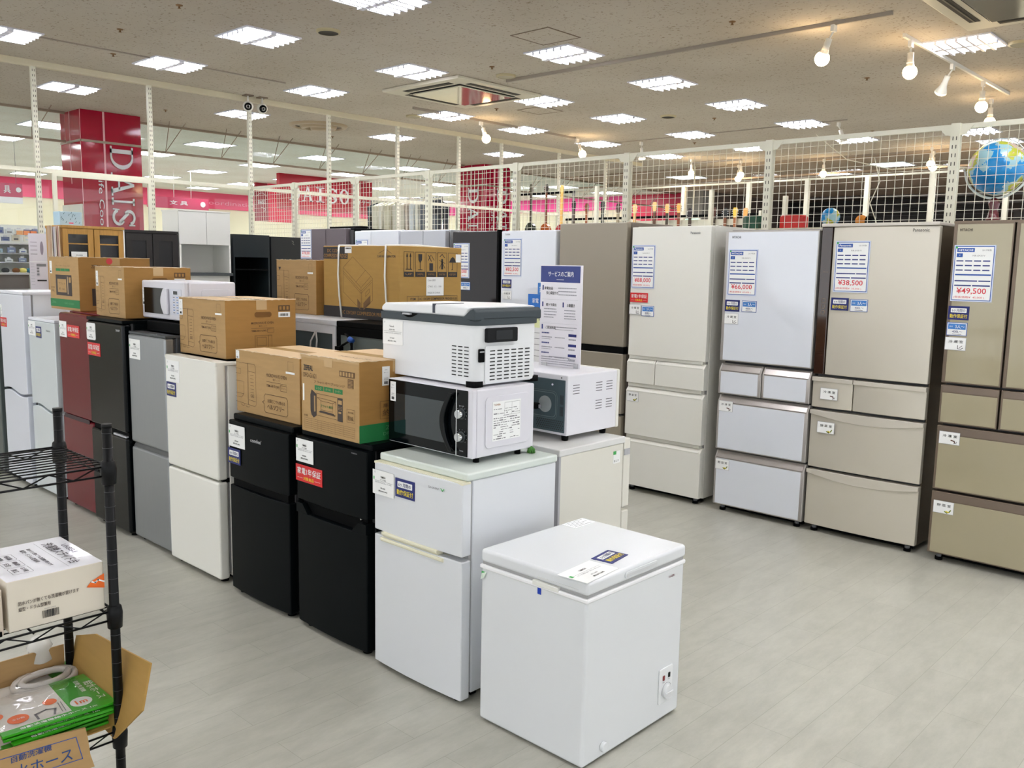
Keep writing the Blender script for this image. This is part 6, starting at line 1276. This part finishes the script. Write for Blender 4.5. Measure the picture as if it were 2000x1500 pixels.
t = thing('hanging_rail', 'long pale rail carrying the row of guitar necks above the tall fridges', 'rail', (0, 0, 0)); MB().box(-8.35, -5.3, 10.008, 10.03, 2.27, 2.30, BLACKM).box(-8.35, -5.3, 10.04, 10.07, 2.16, 2.24, POSTM).box(-8.38, -8.35, 10.03, 10.07, 0, 2.33, POSTM).box(-5.3, -5.27, 10.03, 10.07, 0, 2.33, POSTM).build('bar', t)
guitar('dark green-bodied guitar with spotted neck, leftmost of the hanging guitars', -9.02, 2.70, True, (60, 50, 40), (60, 56, 40), (36, 42, 30)); guitar('sunburst guitar, middle of the three upper hanging guitars', -8.72, 2.68, True, (110, 60, 36), (40, 30, 26), (150, 76, 28)); guitar('red guitar with a pale maple neck, right of the sunburst one', -8.42, 2.66, True, (220, 176, 96), (226, 186, 110), (150, 20, 26))
for k, (x, z, hd, nk) in enumerate(((-8.19, 2.42, (34, 30, 28), (60, 44, 34)), (-7.95, 2.38, (120, 66, 36), (140, 80, 44)), (-7.67, 2.40, (26, 30, 30), (52, 56, 50)), (-7.40, 2.36, (70, 48, 40), (130, 116, 84)), (-7.12, 2.34, (226, 190, 130), (200, 160, 100)), (-6.80, 2.36, (200, 196, 150), (90, 60, 44)), (-6.60, 2.33, (230, 184, 110), (60, 50, 40)), (-6.42, 2.33, (232, 176, 90), (120, 60, 34)), (-6.25, 2.26, (44, 36, 40), (60, 44, 34)), (-5.90, 2.26, (70, 36, 24), (60, 60, 30)), (-5.74, 2.25, (30, 28, 28), (110, 66, 40)), (-5.60, 2.25, (240, 196, 80), (150, 90, 50)), (-5.46, 2.24, (222, 160, 84), (110, 60, 40)))):
    guitar('guitar headstock, %s of the row hanging above the tall fridges behind the mesh' % (ORD[k] if k < 9 else ('tenth', 'eleventh', 'twelfth', 'last')[k - 9]), x, z, True, nk, hd, (120, 60, 30), .72)
# shelf top carrying round stools and ball beyond the mesh
t = thing('display_shelf', 'high pale display shelf beyond the mesh, carrying stools and a ball', 'shelf', (-3.35, 6.85, 0)); MB().box(-.55, 1.75, -.22, .22, 1.915, 1.94, POSTM).build('shelf_board', t)
for x in (-.5, 1.7): MB().box(x - .02, x + .02, -.2, .2, 0, 1.915, POSTM).build('upright', t)
def stool(label, x, c, rib=True, r=.105, h=.11):
    t = thing('drum_stool', label, 'stool', (x, 6.82, 1.94)); m = M('stool_%d' % sum(c), c, .35); n = 48; vs = []
    out = [((r + (.004 if (k // 3) % 2 and rib else 0)) * math.cos(2 * math.pi * k / n), (r + (.004 if (k // 3) % 2 and rib else 0)) * math.sin(2 * math.pi * k / n)) for k in range(n)]
    MB().prism(out, 0, h * .86, m).build('body', t); MB().lathe([(r * 1.0, h * .86), (r * .99, h * .93), (r * .9, h), (.001, h * 1.01)], (0, 0, 0), m, 36).build('seat', t)
stool('dark green ribbed stool top behind the mesh, above the ¥66,000 refrigerator', -3.62, (8, 76, 52)); stool('red ribbed stool top behind the mesh, above the ¥66,000 refrigerator', -3.29, (196, 30, 24))
GM = bpy.data.materials.new('globe_map'); GM.use_nodes = True; nt = GM.node_tree; pb = nt.nodes['Principled BSDF']; tc = nt.nodes.new('ShaderNodeTexCoord'); nz = nt.nodes.new('ShaderNodeTexNoise'); nz.inputs['Scale'].default_value = 5.2; nz.inputs['Detail'].default_value = 6; nt.links.new(tc.outputs['Object'], nz.inputs[0])
cr = nt.nodes.new('ShaderNodeValToRGB'); cr.color_ramp.interpolation = 'CONSTANT'; e = cr.color_ramp.elements
for p, c in ((0, (20, 120, 186)), (.40, (24, 132, 198)), (.47, (150, 190, 200)), (.53, (176, 180, 60)), (.58, (200, 176, 160)), (.64, (190, 200, 110)), (.70, (206, 170, 120))):
    if p == 0: e[0].position = 0; e[0].color = rgb(c)
    elif p == .40: e[1].position = .40; e[1].color = rgb(c)
    else: el = e.new(p); el.color = rgb(c)
nt.links.new(nz.outputs[0], cr.inputs[0]); nt.links.new(cr.outputs[0], pb.inputs['Base Color']); pb.inputs['Roughness'].default_value = .25
t = thing('globe', 'large terrestrial globe in a clear ring stand behind the mesh at the right', 'globe', (-1.68, 6.28, 1.94)); MB().sphere((0, 0, .335), .168, GM, 40, 24).build('sphere', t); RG = M('clear_ring', (206, 214, 214), .12, coat=.5)
MB().tube([(.188 * math.cos(R(a)), 0, .335 + .188 * math.sin(R(a))) for a in range(-180, 5, 6)], .008, RG, 8).tube([(.176 * math.cos(R(a)) * math.cos(R(20)), .03, .345 + .176 * math.sin(R(a))) for a in range(0, 361, 10)], .004, RG, 6).sphere((-.19, 0, .335), .014, CHROME, 10, 8).sphere((.19, 0, .335), .014, CHROME, 10, 8).build('ring', t)
MB().lathe([(.001, 0), (.05, 0), (.034, .03), (.026, .08), (.034, .11), (.03, .135), (.012, .15)], (0, 0, 0), M('stand_red', (86, 14, 26), .25, coat=.5), 24).build('stand', t)
t = thing('globe', 'small blue globe behind the mesh, left of the champagne refrigerator', 'globe', (-3.0, 6.85, 1.94)); MB().sphere((0, 0, .09), .072, GM, 24, 16).build('sphere', t); MB().lathe([(.04, 0), (.03, .01), (.01, .02)], (0, 0, 0), RG, 16).build('stand', t)
t = thing('plush_toy', 'small black and orange rounded toy behind the mesh, above the ¥38,500 refrigerator', 'toy', (-2.72, 6.85, 1.94)); MB().sphere((.04, 0, .05), .05, BLACKM, 16, 10).sphere((.09, .02, .035), .035, BLACKM, 12, 8).build('body', t); MB().sphere((-.03, -.01, .055), .045, M('toy_orange', (206, 128, 30), .7), 14, 10).build('head', t)
b = MB().tube([(-3.0, 6.5, 2.62), (-2.75, 6.5, 2.42), (-2.42, 6.5, 2.33), (-2.1, 6.5, 2.34), (-1.85, 6.5, 2.30), (-1.8, 6.5, 2.15)], .004, CREAM, 6).tube([(-2.55, 6.5, 2.42), (-2.5, 6.5, 2.25), (-2.56, 6.5, 2.1), (-2.48, 6.5, 1.9)], .004, CREAM, 6); tag(b.build('loose_cable'), 'loose pale cable drooping behind the wire mesh', 'cable')
t = thing('shelf_support', 'pale shelf board under the large globe behind the mesh', 'shelf', (-1.5, 6.45, 0)); MB().box(-.6, 1.0, -.25, .17, 1.915, 1.94, POSTM).build('shelf_board', t); MB().box(-.6, -.56, -.25, .17, 0, 1.915, POSTM).box(.96, 1.0, -.25, .17, 0, 1.915, POSTM).build('upright', t)
t = thing('exit_sign', 'small green and white emergency exit sign far behind the mesh', 'sign', (-9.31, 15.0, 2.47)); MB().box(-.16, .16, -.03, .03, 0, .11, PAPER).build('case', t); b = MB().at(FF(0, -.031, 0)); b.box(-.15, .15, .01, .10, 0, .001, M('exit_glow', (196, 255, 226), .5, emis=1.2)); b.box(-.13, -.05, .02, .09, .001, .002, M('exit_green', (20, 170, 110), .5, emis=.6)); b.text('EXIT', .0, .035, .12, .075, M('exit_green'), .002, .02); b.build('face', t); MB().box(-.01, .01, -.01, .01, .11, CZ - 2.47, POSTM).build('stem', t)
